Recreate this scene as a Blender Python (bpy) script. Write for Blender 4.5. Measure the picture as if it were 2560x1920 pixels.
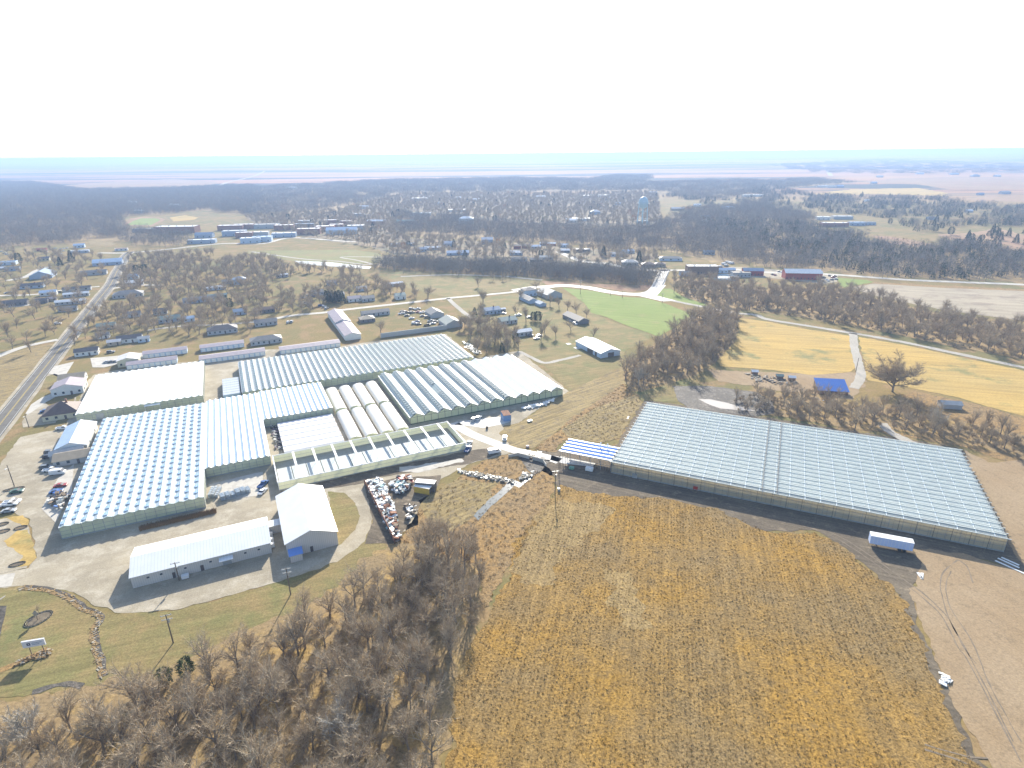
import bpy, bmesh, math, random
import numpy as np
from mathutils import Vector, noise
from mathutils.geometry import tessellate_polygon
R=math.radians
for o in list(bpy.data.objects): bpy.data.objects.remove(o)
scene=bpy.context.scene
col=scene.collection
random.seed(7)
# ---------------------------------------------------------------- camera
CH=120.0; FPX=1492.0; PITCH=R(21.1); ROLL=R(0.58)
cam_d=bpy.data.cameras.new('camera'); cam=bpy.data.objects.new('camera',cam_d); col.objects.link(cam)
cam_d.sensor_fit='HORIZONTAL'; cam_d.sensor_width=36; cam_d.lens=36*FPX/2560
cam_d.clip_start=1; cam_d.clip_end=120000
cam.rotation_mode='XYZ'
from mathutils import Matrix
cam.matrix_world=Matrix.Translation((0,0,CH))@Matrix.Rotation(math.pi/2-PITCH,4,'X')@Matrix.Rotation(-ROLL,4,'Z')
scene.camera=cam
# ---------------------------------------------------------------- sky, sun, exposure
SUN_AZ=R(87.7); SUN_EL=R(26)
w=bpy.data.worlds.new('World'); scene.world=w; w.use_nodes=True
nt=w.node_tree; bg=nt.nodes['Background']
sky=nt.nodes.new('ShaderNodeTexSky'); sky.sky_type='NISHITA'; sky.sun_disc=False
sky.sun_elevation=SUN_EL; sky.sun_rotation=math.pi/2-SUN_AZ
sky.altitude=400; sky.air_density=1.0; sky.dust_density=1.6; sky.ozone_density=1.0
nt.links.new(sky.outputs[0],bg.inputs[0]); bg.inputs[1].default_value=0.12
sd=bpy.data.lights.new('sun','SUN'); so=bpy.data.objects.new('sun',sd); col.objects.link(so)
sd.energy=4.6; sd.angle=R(0.5); sd.color=(1,.93,.80)
so.rotation_euler=(Vector((-math.cos(SUN_AZ)*math.cos(SUN_EL),-math.sin(SUN_AZ)*math.cos(SUN_EL),-math.sin(SUN_EL)))).to_track_quat('-Z','Y').to_euler()
scene.view_settings.view_transform='Standard'; scene.view_settings.look='None'
scene.view_settings.exposure=1.1; scene.view_settings.gamma=1
scene.render.engine='CYCLES'
scene.cycles.volume_bounces=1; scene.cycles.transparent_max_bounces=16; scene.cycles.max_bounces=6
# ---------------------------------------------------------------- pixel -> ground (camera calibration of the photograph)
KW={1:(0,340,640),2:(640,340,640),3:(1280,340,640),4:(1920,340,640),5:(0,780,640),6:(640,780,640),7:(1280,780,640),8:(1920,780,640),
 9:(0,1180,640),10:(640,1180,640),11:(1280,1180,640),12:(1920,1180,640),13:(0,1500,560),14:(560,1500,560),15:(1120,1500,560),16:(2000,1500,560),
 'a':(0,560,320),'b':(300,640,320),'e':(1180,680,320),'g':(560,960,320),'h':(900,1180,240),'i':(1180,1000,240),'j':(0,1240,240),'s':(40,1580,120),0:(0,0,2212)}
def ray(x,y,h=0.0):
    u=(x-1280)/FPX; v=(960-y)/FPX; c,s=math.cos(ROLL),math.sin(ROLL)
    u,v=u*c+v*s,-u*s+v*c
    fw=math.cos(PITCH)+v*math.sin(PITCH); dn=math.sin(PITCH)-v*math.cos(PITCH)
    t=(CH-h)/dn
    return Vector((u*t,fw*t,h))
def P(k,x,y,h=0.0):
    a,b,wd=KW[k]; sc=2212.0/wd
    return ray(a+x/sc,b+y/sc,h)
TH=R(25.0)
def fr(p,th=TH):
    c,s=math.cos(th),math.sin(th); return (p[0]*c+p[1]*s,-p[0]*s+p[1]*c)
def unfr(s,t,th=TH,z=0):
    c,s_=math.cos(th),math.sin(th); return Vector((s*c-t*s_,s*s_+t*c,z))
def fit(pts,h,th=TH):
    q=[fr(P(*p,h),th) for p in pts]          # order TL TR BR BL
    return ((q[0][0]+q[3][0])/2,(q[1][0]+q[2][0])/2,(q[2][1]+q[3][1])/2,(q[0][1]+q[1][1])/2)  # s0 s1 t0 t1
# ---------------------------------------------------------------- object helpers
def tag(o,label=None,cat=None,group=None,kind=None):
    if label: o['label']=label
    if cat: o['category']=cat
    if group: o['group']=group
    if kind: o['kind']=kind
    return o
def empty(name,loc,rz=0,label=None,cat=None,group=None):
    o=bpy.data.objects.new(name,None); col.objects.link(o); o.location=loc; o.rotation_euler=(0,0,rz)
    o.empty_display_size=1
    return tag(o,label,cat,group)
class MB:
    def __init__(s): s.v=[]; s.f=[]; s.m=[]
    def quad(s,*p,m=0):
        i=len(s.v); s.v+= [tuple(q) for q in p]; s.f.append(tuple(range(i,i+len(p)))); s.m.append(m)
    def box(s,x0,x1,y0,y1,z0,z1,m=0):
        i=len(s.v); s.v+=[(x0,y0,z0),(x1,y0,z0),(x1,y1,z0),(x0,y1,z0),(x0,y0,z1),(x1,y0,z1),(x1,y1,z1),(x0,y1,z1)]
        s.f+=[(i,i+3,i+2,i+1),(i+4,i+5,i+6,i+7),(i,i+1,i+5,i+4),(i+1,i+2,i+6,i+5),(i+2,i+3,i+7,i+6),(i+3,i,i+4,i+7)]; s.m+=[m]*6
    def prism(s,poly,axis,a,b,m=0):
        # poly: 2D list; axis 'x' -> poly=(y,z) ; axis 'y' -> poly=(x,z); axis 'z' -> (x,y)
        def mk(p,t): return {'x':(t,p[0],p[1]),'y':(p[0],t,p[1]),'z':(p[0],p[1],t)}[axis]
        n=len(poly); i=len(s.v); s.v+=[mk(p,a) for p in poly]+[mk(p,b) for p in poly]
        s.f.append(tuple(range(i,i+n))); s.f.append(tuple(range(i+2*n-1,i+n-1,-1))); s.m+=[m,m]
        for k in range(n):
            l=(k+1)%n; s.f.append((i+k,i+n+k,i+n+l,i+l)); s.m.append(m)
    def slab(s,pts,th,m=0):
        # thick plate: 4 points (top), thickness downward in z
        i=len(s.v); n=len(pts); s.v+=[tuple(p) for p in pts]+[(p[0],p[1],p[2]-th) for p in pts]
        s.f.append(tuple(range(i,i+n))); s.f.append(tuple(range(i+2*n-1,i+n-1,-1))); s.m+=[m,m]
        for k in range(n):
            l=(k+1)%n; s.f.append((i+k,i+n+k,i+n+l,i+l)); s.m.append(m)
    def tube(s,p,q,r1,r2,n=6,m=0,cap=True):
        p=Vector(p); q=Vector(q); d=(q-p)
        if d.length<1e-6: return
        d.normalize(); a=d.orthogonal().normalized(); b=d.cross(a); i=len(s.v)
        for c,r in ((p,r1),(q,r2)):
            for k in range(n):
                t=2*math.pi*k/n; s.v.append(tuple(c+a*(r*math.cos(t))+b*(r*math.sin(t))))
        for k in range(n):
            l=(k+1)%n; s.f.append((i+k,i+l,i+n+l,i+n+k)); s.m.append(m)
        if cap: s.f.append(tuple(range(i+n,i+2*n))); s.m.append(m)
    def bar(s,p,q,w,h,m=0):
        p=Vector(p); q=Vector(q); d=(q-p).normalized(); up=Vector((0,0,1))
        if abs(d.z)>.95: up=Vector((1,0,0))
        a=d.cross(up).normalized()*w/2; b=a.cross(d).normalized()*h/2; i=len(s.v)
        for c in (p,q):
            for (sa,sb) in ((-1,-1),(1,-1),(1,1),(-1,1)): s.v.append(tuple(c+a*sa+b*sb))
        s.f+=[(i,i+1,i+2,i+3),(i+7,i+6,i+5,i+4)]+[(i+k,i+4+k,i+4+(k+1)%4,i+(k+1)%4) for k in range(4)]; s.m+=[m]*6
    def mesh(s,name,mats,smooth=False):
        me=bpy.data.meshes.new(name); me.from_pydata(s.v,[],s.f)
        for mt in (mats if isinstance(mats,(list,tuple)) else [mats]): me.materials.append(mt)
        if any(s.m): me.polygons.foreach_set('material_index',s.m)
        if smooth: me.polygons.foreach_set('use_smooth',[True]*len(s.f))
        me.update(); return me
    def build(s,name,mats,parent=None,smooth=False,**kw):
        o=bpy.data.objects.new(name,s.mesh(name,mats,smooth)); col.objects.link(o)
        if parent: o.parent=parent
        return tag(o,**kw)
def copy_tree(o,parent=None):
    c=o.copy(); col.objects.link(c)
    if parent: c.parent=parent
    for ch in list(o.children): copy_tree(ch,c)
    return c
# ---------------------------------------------------------------- materials
def nmat(name):
    m=bpy.data.materials.new(name); m.use_nodes=True; n=m.node_tree; b=n.nodes['Principled BSDF']; return m,n,b
def c4(c): return (c[0],c[1],c[2],1)
def noise_n(n,vec,scale,detail=4,rough=.6):
    t=n.nodes.new('ShaderNodeTexNoise'); t.inputs['Scale'].default_value=scale; t.inputs['Detail'].default_value=detail; t.inputs['Roughness'].default_value=rough
    n.links.new(vec,t.inputs['Vector']); return t.outputs['Fac']
def ramp(n,fac,a,b):
    r=n.nodes.new('ShaderNodeMapRange'); r.inputs[1].default_value=a; r.inputs[2].default_value=b; r.clamp=True
    n.links.new(fac,r.inputs[0]); return r.outputs[0]
def mixc(n,fac,a,b,mode='MIX'):
    x=n.nodes.new('ShaderNodeMix'); x.data_type='RGBA'; x.blend_type=mode
    for s,v in ((x.inputs[6],a),(x.inputs[7],b)):
        if isinstance(v,tuple): s.default_value=c4(v)
        else: n.links.new(v,s)
    if isinstance(fac,float): x.inputs[0].default_value=fac
    else: n.links.new(fac,x.inputs[0])
    return x.outputs[2]
def plain(name,colr,rough=.7,var=.12,scale=.8,metal=0,spec=.3,alpha=None):
    m,n,b=nmat(name); tc=n.nodes.new('ShaderNodeTexCoord')
    f=ramp(n,noise_n(n,tc.outputs['Object'],scale,5,.65),.3,.7)
    lo=tuple(x*(1-var) for x in colr); hi=tuple(min(1,x*(1+var)) for x in colr)
    n.links.new(mixc(n,f,lo,hi),b.inputs['Base Color'])
    b.inputs['Roughness'].default_value=rough; b.inputs['Metallic'].default_value=metal; b.inputs['Specular IOR Level'].default_value=spec
    if alpha is not None: b.inputs['Alpha'].default_value=alpha
    return m
def ground(name,c1,c2,c3=None,big=.02,mid=.15,fine=1.4,streak=None,contrast=.35,rough=.95,bump=.25,c3lo=.5,c3hi=.62):
    # world-space patchy soil / grass: large patches c1-c2, mid patches of c3, fine grain; streak=(angle deg, spacing m, strength)
    m,n,b=nmat(name); g=n.nodes.new('ShaderNodeNewGeometry'); v=g.outputs['Position']
    f=ramp(n,noise_n(n,v,big,5,.6),.38,.62); cc=mixc(n,f,c1,c2)
    if c3: cc=mixc(n,ramp(n,noise_n(n,v,mid,5,.65),c3lo,c3hi),cc,c3)
    fn=noise_n(n,v,fine,6,.75)
    fr_=ramp(n,fn,.3,.7)
    k=mixc(n,fr_,(1-contrast,)*3,(1+contrast,)*3)
    if streak:
        a,sp,st=streak; mp=n.nodes.new('ShaderNodeMapping'); mp.vector_type='POINT'
        mp.inputs['Rotation'].default_value=(0,0,-R(a)); mp.inputs['Scale'].default_value=(.035/ sp*3,1/sp,1)
        n.links.new(v,mp.inputs[0])
        # rotate first then scale: chain two mappings
        mp.inputs['Scale'].default_value=(1,1,1)
        mp2=n.nodes.new('ShaderNodeMapping'); mp2.inputs['Scale'].default_value=(.06/sp,1/sp,1); n.links.new(mp.outputs[0],mp2.inputs[0])
        s_=ramp(n,noise_n(n,mp2.outputs[0],1.0,4,.6),.35,.65)
        k2=mixc(n,s_,(1-st,)*3,(1+st,)*3); k=mixc(n,1.0,k,k2,'MULTIPLY')
    cc=mixc(n,1.0,cc,k,'MULTIPLY')
    n.links.new(cc,b.inputs['Base Color']); b.inputs['Roughness'].default_value=rough; b.inputs['Specular IOR Level'].default_value=.15
    if bump:
        bp=n.nodes.new('ShaderNodeBump'); bp.inputs['Strength'].default_value=bump; bp.inputs['Distance'].default_value=.35
        n.links.new(fn,bp.inputs['Height']); n.links.new(bp.outputs[0],b.inputs['Normal'])
    return m
def glazed(name,colr,bar,sx,sy,w=.08,rough=.25,spec=.6,alpha=1.0,trans=0.0,dirt=.1,sub=0.0):
    # glazing panes with bars every sx / sy metres in object space
    m,n,b=nmat(name); tc=n.nodes.new('ShaderNodeTexCoord'); sp=n.nodes.new('ShaderNodeSeparateXYZ'); n.links.new(tc.outputs['Object'],sp.inputs[0])
    def line(o,s):
        d=n.nodes.new('ShaderNodeMath'); d.operation='PINGPONG'; d.inputs[1].default_value=s/2; n.links.new(sp.outputs[o],d.inputs[0])
        c=n.nodes.new('ShaderNodeMath'); c.operation='LESS_THAN'; c.inputs[1].default_value=w; n.links.new(d.outputs[0],c.inputs[0]); return c.outputs[0]
    fs=[line(o,s) for o,s in ((0,sx),(1,sy)) if s]
    f=fs[0]
    if len(fs)>1:
        mx=n.nodes.new('ShaderNodeMath'); mx.operation='MAXIMUM'; n.links.new(fs[0],mx.inputs[0]); n.links.new(fs[1],mx.inputs[1]); f=mx.outputs[0]
    nz=ramp(n,noise_n(n,tc.outputs['Object'],.25,5,.6),.3,.7)
    base=mixc(n,nz,tuple(x*(1-dirt) for x in colr),tuple(min(1,x*(1+dirt)) for x in colr))
    n.links.new(mixc(n,f,base,bar),b.inputs['Base Color'])
    b.inputs['Roughness'].default_value=rough; b.inputs['Specular IOR Level'].default_value=spec
    if alpha<1:
        a=n.nodes.new('ShaderNodeMapRange'); a.inputs[3].default_value=alpha; a.inputs[4].default_value=1; n.links.new(f,a.inputs[0]); n.links.new(a.outputs[0],b.inputs['Alpha'])
    if trans:
        t=n.nodes.new('ShaderNodeBsdfTranslucent'); t.inputs[0].default_value=c4(colr); mx=n.nodes.new('ShaderNodeMixShader'); mx.inputs[0].default_value=trans
        out=n.nodes['Material Output']; n.links.new(b.outputs[0],mx.inputs[1]); n.links.new(t.outputs[0],mx.inputs[2]); n.links.new(mx.outputs[0],out.inputs[0])
    return m
# ---------------------------------------------------------------- sheets
def jitter_poly(pts,step,amp,seed):
    out=[]; n=len(pts)
    for i in range(n):
        a=pts[i]; b=pts[(i+1)%n]; d=(b-a); L=d.length; k=min(400,max(1,int(L/step))); nm=Vector((-d.y,d.x,0)).normalized() if L>0 else Vector((0,0,0))
        for j in range(k):
            p=a+d*(j/k)
            if amp and j>0:
                q=noise.noise(Vector((p.x*.22+seed,p.y*.22,0)))*1.1+noise.noise(Vector((p.x*.9+seed,p.y*.9,3)))*.6
                p=p+nm*(amp*q)
            out.append(p)
    return out
SHEETZ=[0]
OCC=[]   # occupied discs (buildings) for tree scattering
def sheet(name,pts,mat,lv,amp=.9,kind='structure',**kw):
    w_=[Vector((p.x,p.y,0)) for p in (P(*q) if isinstance(q,tuple) else q for q in pts)]
    dist=sum(p.length for p in w_)/len(w_)
    w_=jitter_poly(w_,max(1.2,dist*.006),amp*max(1,dist/350),hash(name)%97 if False else len(name)*3.1)
    z=.03+lv*.014
    me=bpy.data.meshes.new(name); vs=[(p.x,p.y,z) for p in w_]
    tr=tessellate_polygon([[Vector((p.x,p.y,0)) for p in w_]])
    me.from_pydata(vs,[],[tuple(t) for t in tr]); me.materials.append(mat)
    bm=bmesh.new(); bm.from_mesh(me); bmesh.ops.recalc_face_normals(bm,faces=bm.faces)
    for f in bm.faces:
        if f.normal.z<0: f.normal_flip()
    bm.to_mesh(me); bm.free()
    o=bpy.data.objects.new(name,me); col.objects.link(o); return tag(o,kind=kind,**kw)
def smooth_line(pts,k=6):
    out=[]; n=len(pts)
    for i in range(n-1):
        p0=pts[max(0,i-1)]; p1=pts[i]; p2=pts[i+1]; p3=pts[min(n-1,i+2)]
        for j in range(k):
            t=j/k
            out.append(.5*((2*p1)+(p2-p0)*t+(2*p0-5*p1+4*p2-p3)*t*t+(3*p1-p0-3*p2+p3)*t*t*t))
    out.append(pts[-1]); return out
ROADS=[]
def strip(name,pts,width,mat,lv,amp=0.0,z0=None,k=6,kind='structure',off=0.0,**kw):
    c=smooth_line([P(*q) if isinstance(q,tuple) else Vector(q) for q in pts],k)
    z=.03+lv*.014 if z0 is None else z0
    v=[];f=[]
    for i,p in enumerate(c):
        d=(c[min(i+1,len(c)-1)]-c[max(0,i-1)]); d.z=0; d.normalize(); nm=Vector((-d.y,d.x,0))
        wl=width(i/(len(c)-1)) if callable(width) else width
        ja=amp*noise.noise(Vector((p.x*.3,p.y*.3,1))); jb=amp*noise.noise(Vector((p.x*.3,p.y*.3,9)))
        a=p+nm*(wl/2+off+ja); b=p-nm*(wl/2-off+jb); v+=[(a.x,a.y,z),(b.x,b.y,z)]
        if width is not None and not callable(width) and width>2.5: ROADS.append((p.x,p.y,width/2))
        if i: j=2*i; f.append((j-2,j-1,j+1,j))
    me=bpy.data.meshes.new(name); me.from_pydata(v,[],f); me.materials.append(mat)
    o=bpy.data.objects.new(name,me); col.objects.link(o); return tag(o,kind=kind,**kw)
# ================================================================ GROUND
G_base=ground('winter_grass_ground',(.27,.215,.10),(.20,.185,.08),(.30,.20,.10),big=.012,mid=.07,fine=.9,contrast=.28)
def far_ground():
    m,n,b=nmat('open_country'); g=n.nodes.new('ShaderNodeNewGeometry'); v=g.outputs['Position']
    mp=n.nodes.new('ShaderNodeMapping'); mp.inputs['Scale'].default_value=(.13,.8,1); n.links.new(v,mp.inputs[0]); v2=mp.outputs[0]
    near=mixc(n,ramp(n,noise_n(n,v,.012,5,.6),.38,.62),(.25,.185,.075),(.18,.165,.07))
    near=mixc(n,ramp(n,noise_n(n,v,.07,5,.6),.5,.62),near,(.29,.20,.10))
    k=mixc(n,ramp(n,noise_n(n,v,.9,6,.75),.3,.7),(.72,)*3,(1.28,)*3); near=mixc(n,1.0,near,k,'MULTIPLY')
    pr=mixc(n,ramp(n,noise_n(n,v2,.0012,5,.6),.35,.65),(.42,.20,.11),(.44,.27,.14))
    pr=mixc(n,ramp(n,noise_n(n,v2,.004,6,.7),.5,.62),pr,(.24,.17,.12))
    pr=mixc(n,ramp(n,noise_n(n,v2,.0016,7,.7),.49,.54),pr,(.05,.06,.06))
    ln=n.nodes.new('ShaderNodeVectorMath'); ln.operation='LENGTH'; n.links.new(v,ln.inputs[0])
    d=ramp(n,ln.outputs['Value'],1700,2300)
    n.links.new(mixc(n,d,near,pr),b.inputs['Base Color']); b.inputs['Roughness'].default_value=1; b.inputs['Specular IOR Level'].default_value=.1
    return m
def make_ground():
    rs=[0,60,120,200,300,450,700,1000,1400,1900,2500]+[2500*1.045**i for i in range(1,66)]
    na=288; v=[(0,0,0)]; f=[]
    for r in rs[1:]:
        for a in range(na):
            t=2*math.pi*a/na; x=r*math.cos(t); y=r*math.sin(t)
            e=max(0,min(1,(r-5500)/6000)); e=e*e*(3-2*e)
            h=e*(13*(noise.fractal(Vector((x*.00022,y*.00030,1.7)),1,2,5)+.35)+4*noise.noise(Vector((x*.0009,y*.0013,5))))
            v.append((x,y,max(-2 if r>3000 else 0,min(104,h))))
    for a in range(na): f.append((0,1+a,1+(a+1)%na))
    for k in range(len(rs)-2):
        o=1+k*na
        for a in range(na): f.append((o+a,o+na+a,o+na+(a+1)%na,o+(a+1)%na))
    me=bpy.data.meshes.new('ground'); me.from_pydata(v,[],f); me.materials.append(far_ground()); me.polygons.foreach_set('use_smooth',[True]*len(f))
    o=bpy.data.objects.new('ground',me); col.objects.link(o); tag(o,kind='structure')
make_ground()
M={}
M['stubble']=ground('golden_stubble',(.33,.195,.045),(.245,.17,.075),(.18,.125,.055),big=.035,mid=.4,fine=1.7,streak=(76,1.5,.18),contrast=.7,bump=.7,c3lo=.46,c3hi=.8)
M['soil']=ground('dark_bare_soil',(.12,.098,.072),(.17,.14,.10),(.25,.20,.14),big=.05,mid=.3,fine=1.6,streak=(-24.5,1.2,.2),contrast=.3,c3lo=.55,c3hi=.7)
M['dirt']=ground('tan_packed_dirt',(.30,.215,.125),(.34,.255,.16),(.21,.16,.10),big=.03,mid=.25,fine=1.6,streak=(-75,2.5,.05),contrast=.26,c3lo=.56,c3hi=.75)
M['gravel']=ground('pale_gravel',(.41,.355,.26),(.31,.27,.20),(.47,.42,.33),big=.035,mid=.12,fine=2.2,streak=(25,2.5,.05),contrast=.22,c3lo=.48,c3hi=.66)
M['mowed']=ground('mowed_tan_slope',(.26,.195,.085),(.30,.23,.11),(.21,.165,.095),big=.04,mid=.3,fine=1.5,streak=(38,1.1,.28),contrast=.35)
M['weeds']=ground('orange_dead_weeds',(.33,.21,.085),(.29,.20,.10),(.19,.135,.07),big=.05,mid=.4,fine=1.3,contrast=.5,bump=.8)
M['hay']=ground('golden_hay_field',(.47,.32,.10),(.42,.30,.11),(.24,.22,.09),big=.018,mid=.035,fine=1.0,streak=(-14,3,.14),contrast=.22,c3lo=.56,c3hi=.66)
M['green']=ground('green_winter_wheat',(.19,.25,.06),(.22,.27,.075),(.26,.26,.10),big=.02,mid=.06,fine=1.2,streak=(-20,2.5,.1),contrast=.15,c3lo=.56,c3hi=.7)
M['lawn']=ground('mixed_lawn',(.235,.185,.08),(.17,.17,.065),(.265,.20,.09),big=.03,mid=.09,fine=1.6,streak=(20,1.5,.14),contrast=.35,c3lo=.46,c3hi=.62)
M['plow']=ground('pale_harvested_field',(.40,.34,.25),(.36,.31,.23),(.30,.25,.19),big=.01,mid=.05,fine=.6,streak=(-17,6,.13),contrast=.12)
M['asphalt']=ground('worn_asphalt',(.15,.14,.125),(.18,.17,.15),(.13,.12,.11),big=.05,mid=.2,fine=2.5,streak=(115,1.2,.12),contrast=.1,bump=.05,rough=.8)
M['concrete']=ground('pale_concrete',(.50,.47,.41),(.55,.52,.46),(.44,.41,.36),big=.08,mid=.3,fine=2.5,contrast=.08,bump=.05,rough=.85)
M['whitepave']=ground('bright_concrete_road',(.58,.56,.52),(.62,.60,.56),None,big=.03,fine=1.5,contrast=.07,bump=.03,rough=.7)
M['trail']=ground('chalky_gravel_track',(.44,.41,.36),(.38,.35,.30),None,big=.05,fine=1.0,contrast=.25,bump=.2)
M['mud']=ground('wet_black_mud',(.075,.065,.055),(.11,.10,.085),(.16,.14,.12),big=.06,mid=.25,fine=1.0,contrast=.45,bump=.8,rough=.7)
M['floor']=ground('leaf_litter',(.25,.185,.10),(.31,.22,.11),(.36,.25,.10),big=.03,mid=.12,fine=1.1,contrast=.45)
M['redprairie']=ground('rusty_prairie',(.30,.18,.11),(.34,.22,.13),(.25,.19,.10),big=.006,mid=.03,fine=.3,contrast=.2)
def water(name,colr,rough=.12):
    m,n,b=nmat(name); b.inputs['Base Color'].default_value=c4(colr); b.inputs['Roughness'].default_value=rough; b.inputs['Specular IOR Level'].default_value=.5
    g=n.nodes.new('ShaderNodeNewGeometry'); bp=n.nodes.new('ShaderNodeBump'); bp.inputs['Strength'].default_value=.1; n.links.new(noise_n(n,g.outputs['Position'],1.5,3),bp.inputs['Height']); n.links.new(bp.outputs[0],b.inputs['Normal']); return m
M['pond']=water('muddy_water',(.42,.38,.33),.25)
M['water']=water('creek_water',(.10,.13,.14),.08)
S=sheet
M['track']=ground('pressed_dirt',(.19,.155,.115),(.26,.21,.155),None,big=.3,fine=2,contrast=.2)
# --- lower right: field, soil, dirt
S('lawn',[(9,-500,960),(9,150,975),(9,560,1010),(9,880,1215),(9,1500,1200),(10,0,1010),(10,700,780),(10,1010,420),(10,1230,600),(10,1180,760),(10,560,1150),(13,1500,760),(13,900,900),(13,300,930),(13,-500,1000),(13,-600,200)],M['lawn'],1)
S('wood_floor',[(13,-300,1010),(13,400,930),(13,1000,830),(13,1600,690),(10,0,1330),(10,560,1090),(10,1000,700),(10,1230,560),(10,1900,520),(10,1980,780),(10,1940,1200),(10,1890,1659),(14,2150,1659),(14,2150,1800),(13,-300,1800)],M['floor'],2,2.5)
BANK=[(10,1230,600),(10,1500,200),(10,1740,60),(6,1950,1290),(6,2212,1230),(7,300,1340),(11,370,0),(11,330,300),(11,60,700),(10,1960,1200),(10,1900,800)]
S('creek_bank',BANK,M['weeds'],3,1.5)
strip('country_road',[(1,1560,640),(1,1690,555),(1,1800,490),(1,1950,405),(2,0,340),(2,120,275)],16,M['trail'],9,k=4)
strip('country_road',[(4,545,345),(4,510,290),(4,470,235)],22,M['trail'],9,k=4)
S('creek_bank',[(10,1400,250),(10,1740,60),(6,1800,1450),(6,2000,1480),(10,2100,60),(10,2000,260),(10,1880,380),(10,1700,520),(10,1500,460)],M['mowed'],4,1.2)
STUB=[(11,420,110),(11,700,190),(11,1290,225),(11,1800,335),(11,2212,520),(12,400,520),(12,640,660),(12,800,800),(12,1090,1000),(12,1200,1120),(12,1250,1290),(16,1240,560),(16,1370,900),(16,1480,1120),(16,1640,1500),(16,1800,1659),(16,2000,1900),(15,-60,1900),(15,30,1300),(15,60,900),(15,180,500),(11,0,900),(11,30,600),(11,250,350)]
S('stubble_field',STUB,M['stubble'],4,2.0)
M['paleststub']=ground('pale_flattened_stubble',(.32,.225,.095),(.28,.20,.09),(.19,.135,.07),big=.05,mid=.4,fine=1.7,streak=(76,1.5,.18),contrast=.6,bump=.6,c3lo=.5,c3hi=.8)
S('stubble_patch',[(11,760,800),(11,860,880),(11,1000,850),(11,1090,1100),(11,1200,1300),(11,1130,1380),(11,950,1320),(11,820,1160),(11,870,1040)],M['paleststub'],5,3.0)
S('stubble_patch',[(11,250,330),(11,420,250),(11,760,260),(11,900,330),(11,700,520),(11,480,700),(11,300,980),(11,100,1000),(11,20,800),(11,130,560)],M['paleststub'],5,3.0)
S('soil',[(7,-20,1215),(7,400,1190),(7,900,1150),(7,1140,760),(8,-100,900),(8,1640,1170),(12,1900,0),(12,2400,900),(12,2212,860),(12,1640,700),(12,1250,660),(12,1330,820),(12,1260,1050),(12,1300,1350),(16,1420,760),(16,1560,1080),(16,1700,1500),(16,2000,1800),(16,1700,1800),(16,1200,560),(16,1000,0),(12,1130,1060),(12,640,640),(12,400,500),(11,2150,520),(11,1600,300),(11,1100,270),(11,420,260),(11,380,60)],M['soil'],3,1.2)
S('dirt_yard',[(12,1250,660),(12,1640,700),(12,2212,860),(12,2700,960),(16,2600,2000),(16,1900,1659),(16,1640,1250),(16,1480,900),(16,1370,640),(16,1290,420),(12,1330,1300),(12,1240,1080),(12,1330,820)],M['dirt'],5,1.2)
S('dirt_yard',[(8,1680,1180),(8,1900,1300),(12,2212,-100),(12,2500,100),(12,2600,1000),(12,2212,820),(12,2060,560),(12,1760,0),(8,1700,1200)],M['dirt'],5,1.0)
for i,(pp,wd) in enumerate([([(12,300,470),(12,560,560),(12,820,720),(12,1100,920),(12,1300,1060),(12,1500,1250),(12,1640,1520),(12,1740,1659),(16,2180,1600)],.45),([(12,330,460),(12,600,550),(12,860,710),(12,1150,915),(12,1350,1060),(12,1560,1270),(12,1690,1520),(12,1800,1659)],.45),
   ([(12,1580,860),(12,1540,950),(12,1540,1050),(12,1590,1200),(16,1700,420),(16,1900,900),(16,2180,1400)],.4),([(12,1640,760),(12,1520,860),(12,1490,950),(12,1500,1060),(12,1560,1260),(16,1600,420),(16,1850,900),(16,2100,1400)],.4),
   ([(12,1640,760),(12,1720,820),(12,1770,960)],.4),([(16,1230,1430),(16,1400,1480),(16,1650,1545),(16,1850,1560)],.5),([(16,1230,1480),(16,1500,1560),(16,1650,1620)],.5)]):
    strip('tyre_track',pp,wd*.75,M['track'],6,amp=.25)
# --- middle: slope, weeds, pond, mud
S('mowed_slope',[(7,60,960),(7,300,800),(7,480,690),(7,960,470),(7,990,620),(7,700,850),(7,480,960),(7,330,1080),(7,180,1180),(7,0,1180),(6,2100,1050),(6,2150,980)],M['mowed'],4,1.2)
WST=[(7,190,1190),(7,330,1080),(7,480,950),(7,960,620),(7,1040,700),(7,1100,790),(7,960,1000),(7,900,1100),(7,560,1110),(7,430,1110),(7,380,1210)]
S('weed_strip',WST,M['weeds'],5,1.3)
S('grass_field',[(7,430,1010),(7,720,830),(7,1060,720),(7,1120,790),(7,930,1090),(7,760,1130),(7,480,1100)],M['mowed'],6,1.2)
S('mud',[(7,1380,640),(7,1700,640),(7,2100,690),(7,2260,780),(8,60,870),(8,-100,900),(7,1520,840),(7,1430,760)],M['mud'],5,1.0)
S('pond',[(7,1610,755),(7,1700,755),(7,1830,780),(7,1960,815),(7,2110,858),(7,1960,850),(7,1800,835),(7,1700,800)],M['pond'],7,.3)
S('hay_field',[(7,1960,50),(8,0,85),(8,340,150),(8,700,205),(8,735,300),(8,770,470),(8,700,520),(8,400,545),(8,0,500),(7,1800,470),(7,1750,380),(7,1960,180)],M['hay'],4,1.0)
S('hay_field',[(8,780,215),(8,1200,290),(8,1640,385),(8,2212,510),(8,2800,640),(8,2900,1000),(8,2212,900),(8,1900,820),(8,1650,740),(8,1250,660),(8,860,590),(8,830,450)],M['hay'],4,1.0)
S('weed_strip',[(8,1250,680),(8,1650,760),(8,1950,840),(8,2212,920),(8,2400,1040),(8,2212,1350),(8,1700,1170),(8,1100,1060),(8,200,930),(8,600,900),(8,1000,840)],M['weeds'],3,2.0)
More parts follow.
